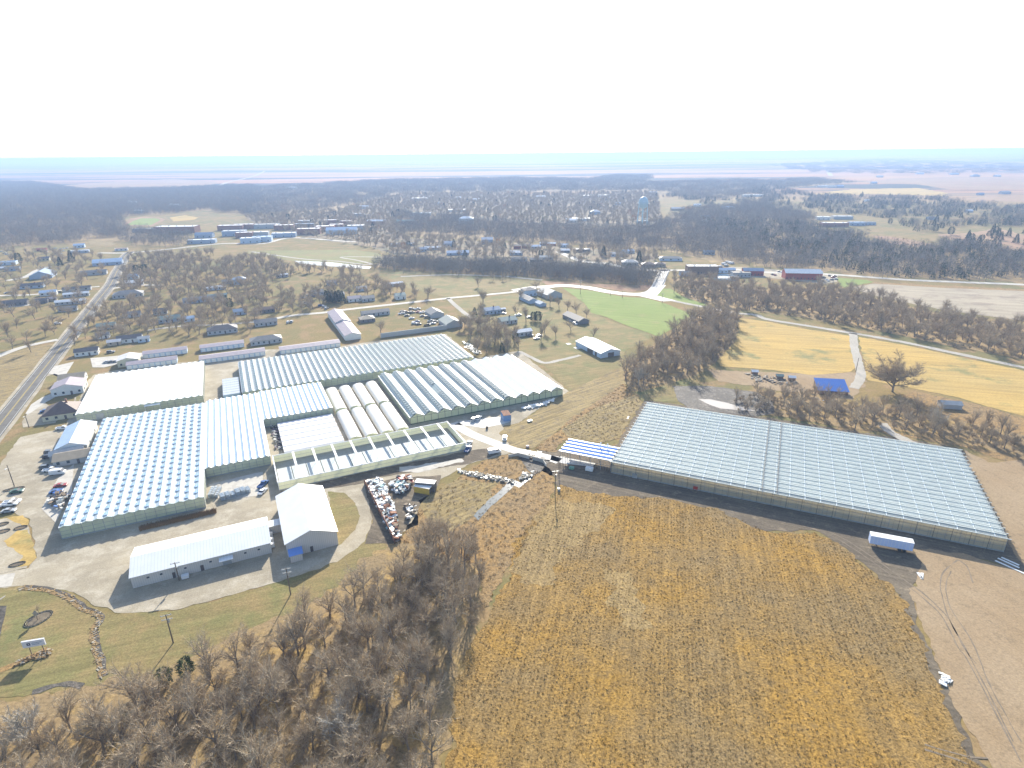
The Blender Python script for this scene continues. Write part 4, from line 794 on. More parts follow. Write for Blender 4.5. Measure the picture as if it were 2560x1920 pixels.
# ---- town, near side (k,x,y,L,W,h,yaw,roof,wall,label)
B=[
('a',90,715,30,15,4,Y,'b','lb','blue store building cut by the left picture edge','store','flat'),
('a',210,812,14,8,2.8,Y,'g','b','blue-grey house below the blue store at the left edge','house','gable'),
('a',20,800,10,8,2.8,Y,'w','c','white-roofed cottage at the very left edge below the blue store','house','gable'),
('a',760,640,17,10,3.6,Y,'d','c','cream-gabled shop with a white roof edge, left of the tall dark trees','store','gable'),
('a',1370,412,19,10,4.5,Y,'lb','lb','pale blue warehouse beside the bright cleared slope','warehouse','gable'),
('a',1380,505,30,10,3.6,Y,'w','b','long white-edged building in front of the pale blue warehouse','warehouse','flat'),
('a',720,470,16,8,3,Y,'r','r','low red-roofed shed among parked cars at upper left','shed','gable'),
('a',1860,715,30,15,3.6,Y,'lb','b','wide building with pale blue-white roof where the streets meet the highway','store','gable'),
('a',1625,885,24,9,3,Y,'g','g','grey house with white gable left of the highway bend','house','gable'),
('a',710,945,24,20,3.2,115,'b','b','large blue-roofed hall beside a concrete drive','warehouse','gable'),
('a',550,1115,19,9,2.8,Y,'d','b','dark house with one white roof edge below the large blue-roofed hall','house','gable'),
('a',835,1240,13,7,3.2,Y,'lb','w','pale blue-roofed house with bright white east gable','house','gable'),
('a',1330,1160,23,6,2.8,Y,'d','g','long dark mobile home, farthest of the three by the highway','mobile home','gable'),
('a',1320,1258,20,5.5,2.8,Y,'w','g','white-roofed mobile home, middle of the three by the highway','mobile home','gable'),
('a',1215,1392,22,6,2.8,Y,'w','g','white-roofed mobile home, nearest of the three by the highway','mobile home','gable'),
('a',1170,1512,13,6,2.6,Y,'g','g','small grey house below the three mobile homes','house','gable'),
('a',720,1375,9,7,2.6,Y,'d','d','small dark hut on the grass below the pale blue-roofed house','shed','gable'),
('a',900,1335,7,5,2.3,Y,'m','t','low mauve-topped shed between small dark hut and mobile homes','shed','gable'),
('a',160,1425,26,8,3,Y,'d','d','long dark-roofed row at the left edge above a pale drive','store','gable'),
('a',2100,465,22,8,3.2,Y,'r','w','red-edged store beside the cross street','store','flat'),
('b',140,720,24,13,3,Y,'g','g','large dark grey hip-roofed house right of the highway','house','hip'),
('b',250,505,16,8,2.8,Y,'w','g','white-roofed house right of the highway, behind the hip-roofed one','house','gable'),
('b',230,400,10,8,3.2,Y,'b','lb','small blue gabled house behind the white-roofed one by the highway','house','gable'),
('b',1650,590,19,5,2.6,Y,'w','lb','pale blue mobile home with white roof in the dry grass','mobile home','gable'),
('b',1370,805,25,8,2.8,Y,'g','b','long slate-grey house left of the greenish mobile home','house','gable'),
('b',1690,732,16,5,2.6,Y,'gn','gn','greenish-grey mobile home on a green lawn patch','mobile home','gable'),
('b',2080,490,12,10,5,Y,'b','b','two-storey violet-blue house at the wood edge','house','hip'),
('b',1865,480,10,6,2.6,Y,'g','g','small grey cottage left of the violet-blue house','house','gable'),
('b',210,1060,12,7,2.6,Y,'g','lb','grey cottage under trees, close right of the highway','house','gable'),
('b',700,1015,10,8,2.8,Y,'d','g','dark cottage with white back eave among bare trees','house','gable'),
('b',860,1150,15,9,2.8,Y,'gn','b','teal-roofed house behind the street trees','house','gable'),
('b',1195,1140,8,6,2.8,Y,'lb','lb','small light blue shed with white east wall','shed','gable'),
('b',1780,1345,20,11,3,Y,'d','g','charcoal hip-roofed house below a big bare tree','house','hip'),
('b',170,1500,15,8,3,Y,'d','w','white house with charcoal roof and dark windows','house','gable'),
('b',415,1490,7,5,2.6,Y,'lg','lb','tiny pale grey shed right of the white charcoal-roofed house','shed','gable'),
('b',2085,1015,10,7,2.8,Y,'b','b','dark blue cottage behind the charcoal hip-roofed house','house','gable'),
(5,750,378,13,7,3,Y,'d','w','white house with charcoal roof standing right beside the highway trees','house','gable'),
(5,990,290,8,5,2.6,Y,'pw','t','small pale-roofed shed below the charcoal-roofed white house','shed','gable'),
(5,890,230,8,6,2.6,Y,'g','w','small grey and white cottage left of a pale shed','house','gable'),
(5,920,150,12,7,2.8,Y,'gn','g','teal-grey house hidden by trees near the highway','house','gable'),
(2,540,1380,10,8,3.2,Y,'g','b','grey gabled house right of a car-filled yard','house','gable'),
(2,690,1400,16,7,2.8,Y,'lg','g','pale-roofed house behind the row of dark cedars','house','gable'),
(2,860,1432,12,8,2.8,Y,'m','w','mauve-roofed half of a house pair on the street','house','gable'),
(2,975,1430,11,8,2.8,Y,'g','g','grey-roofed half of a house pair on the street','house','gable'),
(2,1255,1412,9,8,3.4,Y,'gn','w','small white cottage with dark green roof','house','gable'),
(2,1200,1298,17,5,2.6,Y,'w','g','bright white-roofed mobile home alone among bare trees','mobile home','gable'),
(2,920,1342,9,7,2.8,Y,'lg','lb','pale cottage behind the house pair','house','gable'),
(2,1040,1555,22,7,2.8,Y,'g','g','long dim grey house behind the small hip-roofed one','house','gable'),
(2,970,1610,11,9,2.6,Y,'t','d','small hip-roofed house on the fenced lawn','house','hip'),
(2,1570,1570,15,11,3,115,'g','g','brown-grey house right of the car lot','house','gable'),
(6,1715,135,17,13,3,115,'gr','g','grey gabled barn right of the long screen wall','barn','gable'),
(2,230,1222,12,4,2.8,Y,'w','g','white-roofed trailer home in the trees at a pale turnaround','mobile home','gable'),
(6,95,278,20,10,2.8,Y,'g','g','charcoal house behind the storage rows','house','hip'),
(2,90,1640,16,8,2.8,Y,'g','g','grey house beside the bare tan lot','house','gable'),
(2,75,1530,16,7,2.8,Y,'br','d','dark brown house above the street bend','house','gable'),
(2,660,1290,9,7,2.8,Y,'b','b','blue-violet cottage deep in the trees','house','gable'),
('e',1020,420,12,9,5.6,Y,'d','lb','two-storey white-blue house with black windows','house','hip'),
('e',950,390,9,7,3.0,Y,'gn','g','green-grey wing left of the two-storey house','house','hip'),
('e',1060,545,20,8,2.8,115,'g','b','long grey-roofed ranch house below the two-storey house','house','gable'),
('e',1230,600,9,6,2.4,115,'b','b','small blue carport by the pale driveway','shed','gable'),
('e',1430,455,20,15,3.6,115,'lg','g','steel barn with white west roof slope near the bright road','barn','gable'),
('e',1930,900,24,9,2.6,115,'d','d','black-roofed ranch house at the end of the driveway','house','gable'),
('e',370,730,13,8,3.4,Y,'b','b','blue-grey house half hidden by trees, left of a white camper','house','gable'),
('e',515,705,7,3,3,Y,'w','d','white-topped camper body beside the blue-grey house','mobile home','gable'),
('e',650,900,13,9,2.8,Y,'gn','g','green-grey roofed house right behind the tall bare trees','house','gable'),
('e',900,1110,13,6,3.2,Y,'w','g','pale grey trailer home with patchy white roof','mobile home','gable'),
# across the creek
(3,613,1003,18,9,3.2,-5,'w','d','dark building with bright white roof in the creekside row','house','flat'),
(3,460,1008,12,8,2.8,-5,'w','d','small white-topped house left of the dark creekside building','house','gable'),
(3,452,962,11,7,3,-5,'lb','lb','pale blue cottage behind the creekside row','house','gable'),
(3,340,948,12,7,2.8,-5,'w','r','white-roofed red cottage in the creekside row','house','gable'),
(3,268,945,9,7,2.8,-5,'w','g','little white-roofed cottage left of the red one','house','gable'),
(3,120,970,11,8,3.5,-5,'br','r','dull red gabled house at the creekside','house','gable'),
(3,45,975,10,8,3.5,-5,'br','r','twin red gabled house farther left at the creekside','house','gable'),
(3,205,975,13,8,3,-5,'lb','g','blue-white house right of two red gabled houses','house','gable'),
(3,35,1030,16,10,3,-5,'w','b','white-roofed house above a blue-grey one','house','gable'),
(3,60,1085,18,10,2.8,-5,'g','b','blue-grey house at the creek bank left end','house','gable'),
(3,210,1090,15,8,2.8,-5,'g','d','dark house behind bare trees on the creek bank','house','gable'),
(3,295,1068,16,7,2.8,-5,'lg','g','pale grey house right of the dark bank house','house','gable'),
(3,730,1160,16,11,4,-5,'gn','gn','teal two-storey house on the creek bank','house','hip'),
(3,825,1170,9,7,3,-5,'d','d','small charcoal cottage right of the teal house','house','gable'),
(3,1020,1118,18,12,3.2,-5,'lg','g','large pale grey house near the bridge','house','hip'),
(3,1182,1135,15,10,3,-5,'br','br','brown hip-roofed house left of the bridge end','house','hip'),
(3,1280,1130,12,8,2.8,-5,'br','t','brown cottage nearest the bridge end','house','hip'),
(3,1372,1080,26,9,3,-8,'g','lb','long blue-grey house on the green slope','house','hip'),
(3,912,1042,17,8,3,-5,'lg','lb','grey-blue house at the foot of the wooded bluff','house','gable'),
(3,1015,1015,14,8,3,15,'lb','lb','slanted pale blue house under the wooded bluff','house','gable'),
(3,1705,1025,13,9,3,-5,'b','b','blue house at the wood edge behind the works','house','gable'),
(3,1648,1196,32,12,8,-3,'w','br','tall brown block building with white flat roof','warehouse','flat'),
(3,1500,1212,11,8,3,-3,'g','b','grey-blue hut left of the tall brown block','shed','gable'),
(3,1815,1185,12,7,3.4,-3,'lb','lb','white-blue shed in the middle of the works yard','shed','gable'),
(3,1893,1182,9,7,3.2,-3,'lb','g','small pale shed between two bigger works sheds','shed','gable'),
(3,1985,1218,18,9,4,-3,'t','g','grey-brown shed in front of the red one','shed','flat'),
(3,2085,1208,20,10,5,-8,'b','r','red shed with blue-grey roof right in the works yard','shed','gable'),
(4,302,1243,34,14,6.5,-9,'w','r','big red barn with white roof beside the highway','barn','gable'),
(4,432,1222,8,7,4.5,-9,'w','r','little red shed attached right of the big red barn','shed','gable'),
(4,190,1215,6,3,3,-9,'w','w','white box truck body left of the big red barn','shed','gable'),
# school group
(4,585,785,60,20,7,-6,'w','rb','red-brown brick school block with white flat roof on the bluff','school','flat'),
(4,650,720,50,18,6,-6,'w','g','pale-roofed rear school wing','school','flat'),
(4,775,775,36,16,6,-4,'lb','b','blue-grey school wing, right of the brick block','school','flat'),
(4,880,770,28,14,5,-4,'g','b','dull blue annex at the right end of the school','school','flat'),
(4,480,725,34,16,6,-6,'w','w','low white-roofed wing at the left end of the school','school','flat'),
# downtown
(1,1510,840,95,30,12,3,'w','rb','dark brick gymnasium block beside the green sports field','school','flat'),
(1,1270,830,70,18,6,3,'lg','g','low grey school hall in front of the sports field','school','flat'),
(1,1740,930,55,16,6,12,'w','b','long white-roofed blue store at the town edge','store','flat'),
(1,1990,815,60,22,9,8,'w','rb','brick commercial block with pale roof, left downtown','store','flat'),
(1,2100,805,50,20,9,8,'w','rb','brick block right behind the left downtown one','store','flat'),
(1,2020,865,50,22,9,10,'lg','b','blue-grey downtown block with rounded pale roof','store','flat'),
(1,2110,880,36,16,9,10,'w','rb','brick block with white roof, centre of left downtown','store','flat'),
(1,2165,925,40,18,8,12,'w','lb','white-roofed pale blue block at the downtown corner','store','flat'),
(1,1760,880,38,16,6,8,'b','b','dull blue store between trees at the left of downtown','store','gable'),
(2,50,915,40,20,8,12,'lb','lb','bright blue-white garage at the downtown corner','store','flat'),
(2,40,870,34,18,8,10,'w','g','white-roofed block behind the bright blue garage','store','flat'),
(2,240,875,52,18,7,10,'w','b','long white-roofed block along the downtown street','store','flat'),
(2,240,812,46,20,9,8,'w','rb','brick block with white roof in the second downtown row','store','flat'),
(2,455,850,52,20,10,8,'w','rb','large brick block with white roof, centre downtown','store','flat'),
(2,595,822,44,20,9,8,'w','rb','brick block right of centre downtown','store','flat'),
(2,695,805,34,16,9,8,'w','rb','narrow brick block with white roof, right downtown','store','flat'),
(2,740,850,70,22,8,8,'lb','lb','wide pale blue downtown block behind bare trees','store','gable'),
(2,865,815,42,18,9,8,'w','g','white-roofed block at the right end of downtown','store','flat'),
(2,420,795,46,16,8,8,'b','d','dull blue block in the third downtown row','store','flat'),
(2,415,765,30,14,8,8,'w','g','small white-topped block above the dull blue one','store','flat'),
(2,650,765,40,16,9,8,'w','rb','brick block with white roof at the back of downtown','store','flat'),
(2,765,770,36,14,8,8,'w','rb','brick block farthest right at the back of downtown','store','flat'),
(2,90,800,60,20,8,8,'lg','g','pale roofed block in the second row, far left','store','flat'),
(2,890,697,34,14,7,8,'w','g','white-roofed hall in the trees behind downtown','store','flat'),
(2,1035,765,48,14,7,-8,'w','rb','long white-roofed brick hall right of downtown','store','gable'),
(2,1285,760,50,12,6,-8,'gn','g','low green-grey hall behind the red tree','store','gable'),
(2,1530,985,22,7,3,10,'w','g','bright white-roofed mobile home on the far creek bank','mobile home','gable'),
(2,1440,1000,12,9,3.5,10,'b','b','blue-grey cottage left of the bright mobile home','house','gable'),
(2,1745,1030,28,10,3,5,'lb','b','pale blue ranch house on the far creek bank','house','gable'),
(2,1665,955,15,12,4,5,'b','b','slate-blue house behind the bare creek trees','house','gable'),
(2,2000,930,16,13,5.5,5,'b','b','tall slate-blue house beside the bright street','house','gable'),
(2,1345,950,10,7,3,10,'w','g','small white-roofed hut left of the slate-blue house','shed','gable'),
(2,1205,955,13,7,3,10,'w','g','small white-topped hut farthest left on the far bank','shed','gable'),
(2,1815,760,38,20,11,0,'lb','lb','big pale blue house standing above the dark trees','house','hip'),
(2,1410,560,60,30,8,0,'w','w','brilliant white roof in the far wooded town','warehouse','flat'),
(2,1475,538,34,16,6,0,'w','w','small brilliant roof right of the biggest far one','warehouse','flat'),
(2,1580,590,30,16,6,0,'w','w','white roof standing alone in the far trees','warehouse','flat'),
(2,1750,548,20,14,6,0,'w','w','little glinting roof in the far trees','house','gable'),
(2,1900,566,26,16,6,0,'w','w','glinting white roof right in the far trees','house','gable'),
(2,1735,655,60,20,5,10,'w','w','cluster of glinting roofs above the dark wooded bank','warehouse','flat'),
(2,1420,690,60,20,6,0,'lb','lb','pale blue hall in the far trees','warehouse','flat'),
(2,930,630,30,14,6,0,'w','w','white roof left in the far wooded town','house','gable'),
(2,315,462,40,24,6,0,'w','w','isolated white roof in the far left woods','house','gable'),
(1,1195,668,28,14,6,0,'w','b','white-blue roof in the woods above the sports field','house','gable'),
(1,1135,582,30,14,5,0,'w','w','small pale roof in the far left woods','house','gable'),
(1,1500,612,34,16,5,0,'w','w','pale roof in the trees behind the ball field','house','gable'),
(3,680,530,60,24,6,0,'w','w','long white roof left of the water tower','warehouse','flat'),
(3,800,530,44,26,7,0,'w','w','white roof just left of the water tower','warehouse','flat'),
(3,250,540,38,20,5,0,'w','c','white roof at the left end of the far hilltop streets','house','gable'),
(3,600,735,48,22,5,0,'w','pw' if False else 'w','glaring white roof above the dark bluff','warehouse','flat'),
(3,515,748,30,16,5,0,'w','w','smaller glaring roof beside the larger bluff-top one','house','gable'),
(3,722,680,28,20,7,0,'b','b','slate-blue hip house above the dark bluff','house','hip'),
(3,920,598,22,12,5,0,'lb','lb','pale roof below the water tank, to its left','house','gable'),
(3,1130,755,30,10,5,0,'w','g','white-topped shed at the foot of the water tower','shed','flat'),
(3,2085,525,80,20,6,0,'w','w','long white roof in the right-hand hill woods','warehouse','flat'),
(3,1605,612,24,14,5,0,'w','w','white roof near the bright orange trees','house','gable'),
(3,1435,645,40,16,5,0,'pw','t','tan-white house left of the orange trees','house','gable'),
(3,1220,505,34,16,6,0,'w','lb','pale roof between two dark evergreens','house','gable'),
(3,1870,635,40,16,5,0,'lb','b','pale blue roof in the right wooded hill','house','gable'),
(3,1675,712,24,12,4,0,'b','lb','blue roof low in the wooded bluff','house','gable'),
(3,1665,750,16,10,4,0,'w','w','white hut low in the wooded bluff','house','gable'),
(4,480,442,46,20,6,0,'w','w','left white hall at the prairie edge','warehouse','flat'),
(4,555,447,44,20,6,0,'w','w','right white hall at the prairie edge','warehouse','flat'),
(4,630,447,30,18,6,0,'lb','b','pale blue house beside the two white halls','house','gable'),
(4,110,395,60,20,6,0,'w','b','pale roofs at the far left of the right-hand hills','house','flat'),
(4,1800,352,50,24,7,0,'b','b','slate farmhouse on the far prairie','house','hip'),
(4,1990,352,36,20,6,0,'w','b','white-roofed farmstead on the far prairie','house','gable'),
(4,1615,335,60,22,6,0,'lb','lb','pale blue farm sheds on the far prairie','barn','gable'),
(4,1320,330,50,22,6,0,'w','lb','white farm shed in the far tree belt','barn','gable'),
(4,970,358,40,20,6,0,'w','w','white farm shed at the end of the golden strip','barn','gable'),
(4,920,415,30,18,6,0,'lb','w','pale house on the bright green rise','house','gable'),
(4,1745,660,18,12,4,0,'w','g','small white-topped house in the right woods','house','gable'),
(4,2185,622,30,16,5,-8,'t','c','tan house at the right picture edge','house','gable'),
(4,2060,502,36,18,6,0,'lg','b','wide pale house in the right-hand fields','house','gable'),
(4,1845,512,22,14,5,0,'b','b','bright blue-roofed house in the right-hand fields','house','gable'),
(4,860,568,18,10,4,0,'w','w','small white roof in the right wooded slope','house','gable'),
(4,1430,725,24,12,4,0,'g','b','blue-grey house in the woods right of the school','house','gable'),
]
for r_ in B:
    k,x,y,L_,W_,h_,yw,rf,wl,lb,ct=r_[:11]; kd=r_[11]
    wl={'pw':'w'}.get(wl,wl)
    T(k,x,y,L_,W_,h_,yw,rf,wl,lb,ct,kd,chim=(ct=='house' and (len(lb)%4==0) and L_<25))
# ---- water tower
base=P(3,1122,775); wt=empty('water_tower',base,.4,'pale blue elevated water tank on tall legs above the trees','water tower')
M['tank']=plain('pale_blue_tank_paint',(.45,.60,.68),.4,.04)
m=MB(); prof=[(0.05,28.5),(3,29),(6,31),(7.6,34),(8.2,37.5),(8.2,40.5),(7.4,44),(5.2,47),(2.6,48.6),(.4,49.2)]; n=24
for (r0,z0),(r1,z1) in zip(prof,prof[1:]):
    for k in range(n):
        a,b=2*math.pi*k/n,2*math.pi*(k+1)/n
        m.quad((r0*math.cos(a),r0*math.sin(a),z0),(r0*math.cos(b),r0*math.sin(b),z0),(r1*math.cos(b),r1*math.sin(b),z1),(r1*math.cos(a),r1*math.sin(a),z1))
m.build('tank',M['tank'],wt,smooth=True)
m=MB(); 
for k in range(n):
    a,b=2*math.pi*k/n,2*math.pi*(k+1)/n
    m.bar((9.1*math.cos(a),9.1*math.sin(a),38),(9.1*math.cos(b),9.1*math.sin(b),38),.9,.3); m.bar((9.4*math.cos(a),9.4*math.sin(a),39.2),(9.4*math.cos(b),9.4*math.sin(b),39.2),.1,.1); m.bar((9.4*math.cos(a),9.4*math.sin(a),38),(9.4*math.cos(a),9.4*math.sin(a),39.2),.1,.1)
m.build('walkway',M['tank'],wt)
for k in range(6):
    a=2*math.pi*k/6; g=MB(); g.tube((9.8*math.cos(a),9.8*math.sin(a),0),(8.3*math.cos(a),8.3*math.sin(a),38),.5,.42,8); g.build('leg',M['tank'],wt)
g=MB(); g.tube((0,0,0),(0,0,29),.9,.9,10); g.build('riser_pipe',M['tank'],wt)
for k in range(6):
    a=2*math.pi*k/6; b=2*math.pi*(k+1)/6; g=MB()
    for z in (12,24): 
        r_=9.8-1.5*z/38; g.bar((r_*math.cos(a),r_*math.sin(a),z),(r_*math.cos(b),r_*math.sin(b),z),.25,.25)
    g.build('brace',M['tank'],wt)
# round blue clarifier basin
c=empty('clarifier_tank',P(3,1838,1232),0,'round open blue tank in the works yard','tank')
g=MB(); n=28; r1=13
for k in range(n):
    a,b=2*math.pi*k/n,2*math.pi*(k+1)/n
    g.prism([(r1*math.cos(a),r1*math.sin(a)),(r1*math.cos(b),r1*math.sin(b)),((r1-.5)*math.cos(b),(r1-.5)*math.sin(b)),((r1-.5)*math.cos(a),(r1-.5)*math.sin(a))],'z',0,2)
g.build('rim',plain('blue_rim',(.25,.45,.60),.6),c)
g=MB(); g.prism([((r1-.52)*math.cos(2*math.pi*k/n),(r1-.52)*math.sin(2*math.pi*k/n)) for k in range(n)],'z',.1,1.2); g.build('water_surface',M['water'],c)
g=MB(); g.bar((-r1,0,2.4),(r1,0,2.4),1.2,.3); g.build('bridge_arm',M['whitebar'],c)
# road bridge parapets and piers
for sgn,lbl in ((-1,'left'),(1,'right')):
    a=P(3,1222,1300) if sgn<0 else P(3,1300,1285); b=P(3,1285,1172) if sgn<0 else P(3,1352,1172)
    d=b-a; g=MB(); g.box(0,d.length,-.2,.2,.2,1.1); g.box(-.3,d.length+.3,-.28,.28,1.1,1.25)
    o=g.build('bridge_parapet',M['whitepave']); o.location=a; o.rotation_euler=(0,0,math.atan2(d.y,d.x)); tag(o,'concrete parapet on the %s side of the bright road bridge'%lbl,'parapet')
# culvert headwall near site
p=P('i',1050,1290); q=P('i',1640,1440); d=q-p
g=MB(); n=d.length; 
g.box(0,n*.46,-.25,.25,-.3,1.7); g.box(n*.60,n,-.25,.25,-.3,1.7); g.box(n*.46,n*.60,-.25,.25,1.2,1.7); g.bar((0,0,.7),(-3.0,-2.6,.3),.4,1.6); g.bar((n,0,.7),(n+2.6,-2.6,.3),.4,1.6)
o=g.build('culvert_headwall',M['concrete']); o.location=p; o.rotation_euler=(0,0,math.atan2(d.y,d.x)); tag(o,'concrete culvert headwall with arch opening under the pale path','headwall')
# ================================================================ VEHICLES AND SMALL THINGS
M['tyre']=plain('tyre_rubber',(.03,.03,.03),.9,.1); M['glassdark']=plain('car_glass',(.04,.05,.06),.08,.05,spec=.9)
M['wood']=plain('weathered_wood',(.22,.17,.12),.85,.2,2); M['rust']=plain('rusty_steel',(.26,.12,.07),.8,.3,2); M['red']=plain('red_paint',(.45,.07,.05),.5,.15)
M['yel']=plain('faded_yellow_paint',(.62,.45,.08),.6,.12,1); M['stone']=plain('limestone',(.34,.31,.25),.9,.2,2); M['black']=plain('black_plastic',(.03,.03,.035),.6,.1)
CARC={'white':(.75,.76,.77),'silver':(.45,.47,.49),'blue':(.06,.14,.34),'black':(.03,.03,.04),'red':(.35,.05,.04),'grey':(.18,.19,.20),'green':(.08,.16,.12),'tan':(.4,.35,.27)}
_cm={}
def carmat(c):
    if c not in _cm: _cm[c]=plain('car_paint_'+c,CARC[c],.25,.03,spec=.7,metal=.1 if c in('silver','grey') else 0)
    return _cm[c]
_cars={}
def car(kind,colr,loc,yaw,label,group=None):
    key=(kind,colr)
    if key in _cars:
        r=copy_tree(_cars[key]); r.location=loc; r.rotation_euler=(0,0,yaw); r['label']=label
        if group: r['group']=group
        elif 'group' in r: del r['group']
        return r
    nm={'car':'parked_car','pickup':'pickup_truck','van':'van','suv':'parked_suv'}[kind]
    r=empty(nm,loc,yaw,label,{'suv':'car','car':'car','pickup':'pickup','van':'van'}[kind],group); pm=carmat(colr); m=MB(); g=MB()
    L={'car':4.6,'suv':4.8,'pickup':5.6,'van':5.6}[kind]; W=1.85
    if kind=='car':
        m.prism([(-2.3,.35),(-2.3,.85),(-1.9,.98),(-1.3,1.0),(.9,.98),(2.1,.85),(2.3,.65),(2.3,.35)],'y',-W/2,W/2)
        g.prism([(-1.55,1.0),(-1.0,1.38),(.3,1.4),(1.0,.98)],'y',-W/2+.12,W/2-.12); m.prism([(-.98,1.385),(.28,1.405),(.26,1.45),(-.95,1.43)],'y',-W/2+.16,W/2-.16)
    elif kind=='suv':
        m.prism([(-2.4,.4),(-2.4,1.05),(.9,1.1),(2.2,.98),(2.4,.7),(2.4,.4)],'y',-W/2,W/2)
        g.prism([(-2.3,1.07),(-2.1,1.65),(.3,1.68),(1.0,1.1)],'y',-W/2+.08,W/2-.08); m.prism([(-2.08,1.66),(.28,1.69),(.25,1.76),(-2.0,1.74)],'y',-W/2+.1,W/2-.1)
    elif kind=='pickup':
        m.prism([(.0,.45),(.0,1.15),(1.6,1.12),(2.7,1.02),(2.8,.75),(2.8,.45)],'y',-.95,.95); m.box(-2.8,-.0,-.95,-.85,.45,1.1); m.box(-2.8,0,.85,.95,.45,1.1); m.box(-2.8,-2.7,-.85,.85,.45,1.1); m.box(-2.7,0,-.85,.85,.45,.7)
        m.prism([(-.05,1.15),(.0,1.78),(.95,1.8),(1.0,1.74)],'y',-.78,.78); g.prism([(-.1,1.14),(.05,1.72),(1.0,1.74),(1.65,1.13)],'y',-.86,.86)
    else:
        m.prism([(-2.8,.4),(-2.8,2.2),(1.5,2.25),(2.1,1.4),(2.75,1.15),(2.8,.4)],'y',-1,1); g.prism([(1.52,2.12),(2.12,1.42),(2.16,1.42),(1.58,2.14)],'y',-.9,.9); g.box(.5,1.5,-1.03,1.03,1.4,2.0)
    m.build('body',pm,r); g.build('windows',M['glassdark'],r)
    for x in (-L*.31,L*.31):
        for s in (-1,1):
            t=MB(); t.tube((x,s*(W/2-.2),.34),(x,s*(W/2+.03),.34),.34,.34,12); t.v.append(0) if False else None; t.build('wheel',M['tyre'],r)
    for s in (-1,1):
        t=MB(); t.box(L/2-.08,L/2+.02,s*.7-.18,s*.7+.18,.62,.78); t.build('headlight',M['whitebar'],r)
    _cars[key]=r; return r
def CX(k,x,y): return P(k,x,y)
cars=[('suv','grey',5,440,1222,10,'grey suv parked nose-in by the pale blue office, farther of two'),('suv','black',5,430,1262,12,'black suv parked nose-in by the pale blue office, nearer of two'),
('suv','grey',5,405,1352,12,'grey suv at the left of the three before the small grey house'),('pickup','white',5,440,1375,12,'white pickup in the middle of the three before the small grey house'),('van','white',5,505,1400,14,'white van at the right of the three before the small grey house'),
('car','red',5,527,1508,20,'dark red car on the concrete beside the vented greenhouse'),('car','blue',5,490,1560,20,'dark blue car just below the dark red one'),('car','green',5,150,1558,15,'dark green car in the shade by the stone-edged bed at the yard entrance'),
('pickup','white',9,85,290,14,'white pickup at the yard entrance, rear of the pair'),('car','silver',9,80,345,14,'silver saloon at the yard entrance, front of the pair'),('pickup','white',9,110,268,14,'white pickup behind the entrance pair'),
('pickup','white',5,545,1012,12,'white pickup by the rear corner of the pale blue office'),('pickup','black',5,440,935,12,'black pickup on the asphalt below the brown house'),('car','blue',5,395,862,30,'blue car in the shadow of the brown house'),
('car','silver',5,930,438,20,'silver car, left of the three on the bright apron'),('car','grey',5,968,436,20,'grey car, middle of the three on the bright apron'),('car','white',5,1005,432,20,'white car, right of the three on the bright apron'),
('suv','grey',5,960,352,20,'grey suv on the grass above the bright apron'),('suv','white',5,500,105,25,'white suv on the side street left of the highway'),
('pickup','blue',6,1832,1195,75,'blue pickup at the right end of the roofless frame'),('pickup','white',6,1838,1150,75,'white pickup behind the blue one at the roofless frame'),('van','white','i',520,1220,20,'white van alone on the dirt below the pale path'),('suv','white','i',755,900,88,'white jeep between path and mowed slope'),
('suv','white','i',150,440,70,'white suv on the bright concrete pad, right of two'),('suv','silver','i',50,470,70,'silver suv on the bright concrete pad, left of two'),
('suv','white','e',870,470,-60,'white suv beside the long ranch house'),('car','white','e',545,725,0,'white car under the camper body'),('pickup','white','e',800,755,25,'white pickup by the green-grey house'),('car','white','e',990,790,25,'white car right of the tall bare tree'),
('pickup','silver','e',1620,790,-60,'silver pickup on the driveway by the black-roofed ranch'),('car','white','e',1690,850,-60,'white car on the driveway by the black-roofed ranch'),('suv','white','e',1780,905,-60,'white suv at the end of the driveway'),
('car','white','e',1120,1160,30,'white car in the yard below the patchy-roofed trailer home'),('car','silver','e',1160,1110,30,'silver car behind the white one below the trailer home'),('car','grey','e',1010,1110,25,'grey car beside the patchy-roofed trailer home'),
('car','white',6,60,1560,80,'white car parked by the greenhouse racks corner'),('pickup','blue',6,62,1500,80,'blue pickup by the greenhouse racks corner')]
for kd,cl,k,x,y,yw,lb in cars: car(kd,cl,P(k,x,y),R(yw),lb)
lot=[(1268,1520,'black'),(1300,1528,'grey'),(1258,1540,'white'),(1305,1556,'grey'),(1345,1498,'silver'),(1395,1500,'white'),(1405,1525,'red'),(1350,1530,'grey'),(1440,1530,'white'),(1440,1560,'grey'),(1480,1570,'tan'),(1385,1610,'blue'),(1405,1630,'black'),(1370,1625,'white'),(1510,1605,'silver'),(1530,1625,'white'),(1550,1610,'grey'),(1480,1640,'black'),(1345,1580,'white')]
for i,(x,y,cl) in enumerate(lot): car(['car','suv','pickup'][i%3],cl,P(2,x,y),R(20+(i%3)*4),'%s %s in the crowded yard left of the brown-grey house, %s'%(cl,['saloon','suv','pickup'][i%3],'back row' if y<1535 else 'middle row' if y<1585 else 'front row'),'vehicles in the crowded yard')
for i,(k,x,y) in enumerate([(4,100,1175),(4,125,1180),(4,40,1200),(4,60,1205),(4,160,1185),(4,480,1225),(4,505,1245),(4,530,1210),(4,560,1225),(4,585,1240),(4,550,1245),(4,520,1255),(4,575,1215)]):
    car('car',['grey','white','black','red','silver'][i%5],P(k,x,y),R(-9+(i%4)*20),'small %s car %s the big red barn'%(['grey','white','black','red','silver'][i%5],'in front left of' if x<200 else 'in the cluster right of'),'vehicles by the red barn')
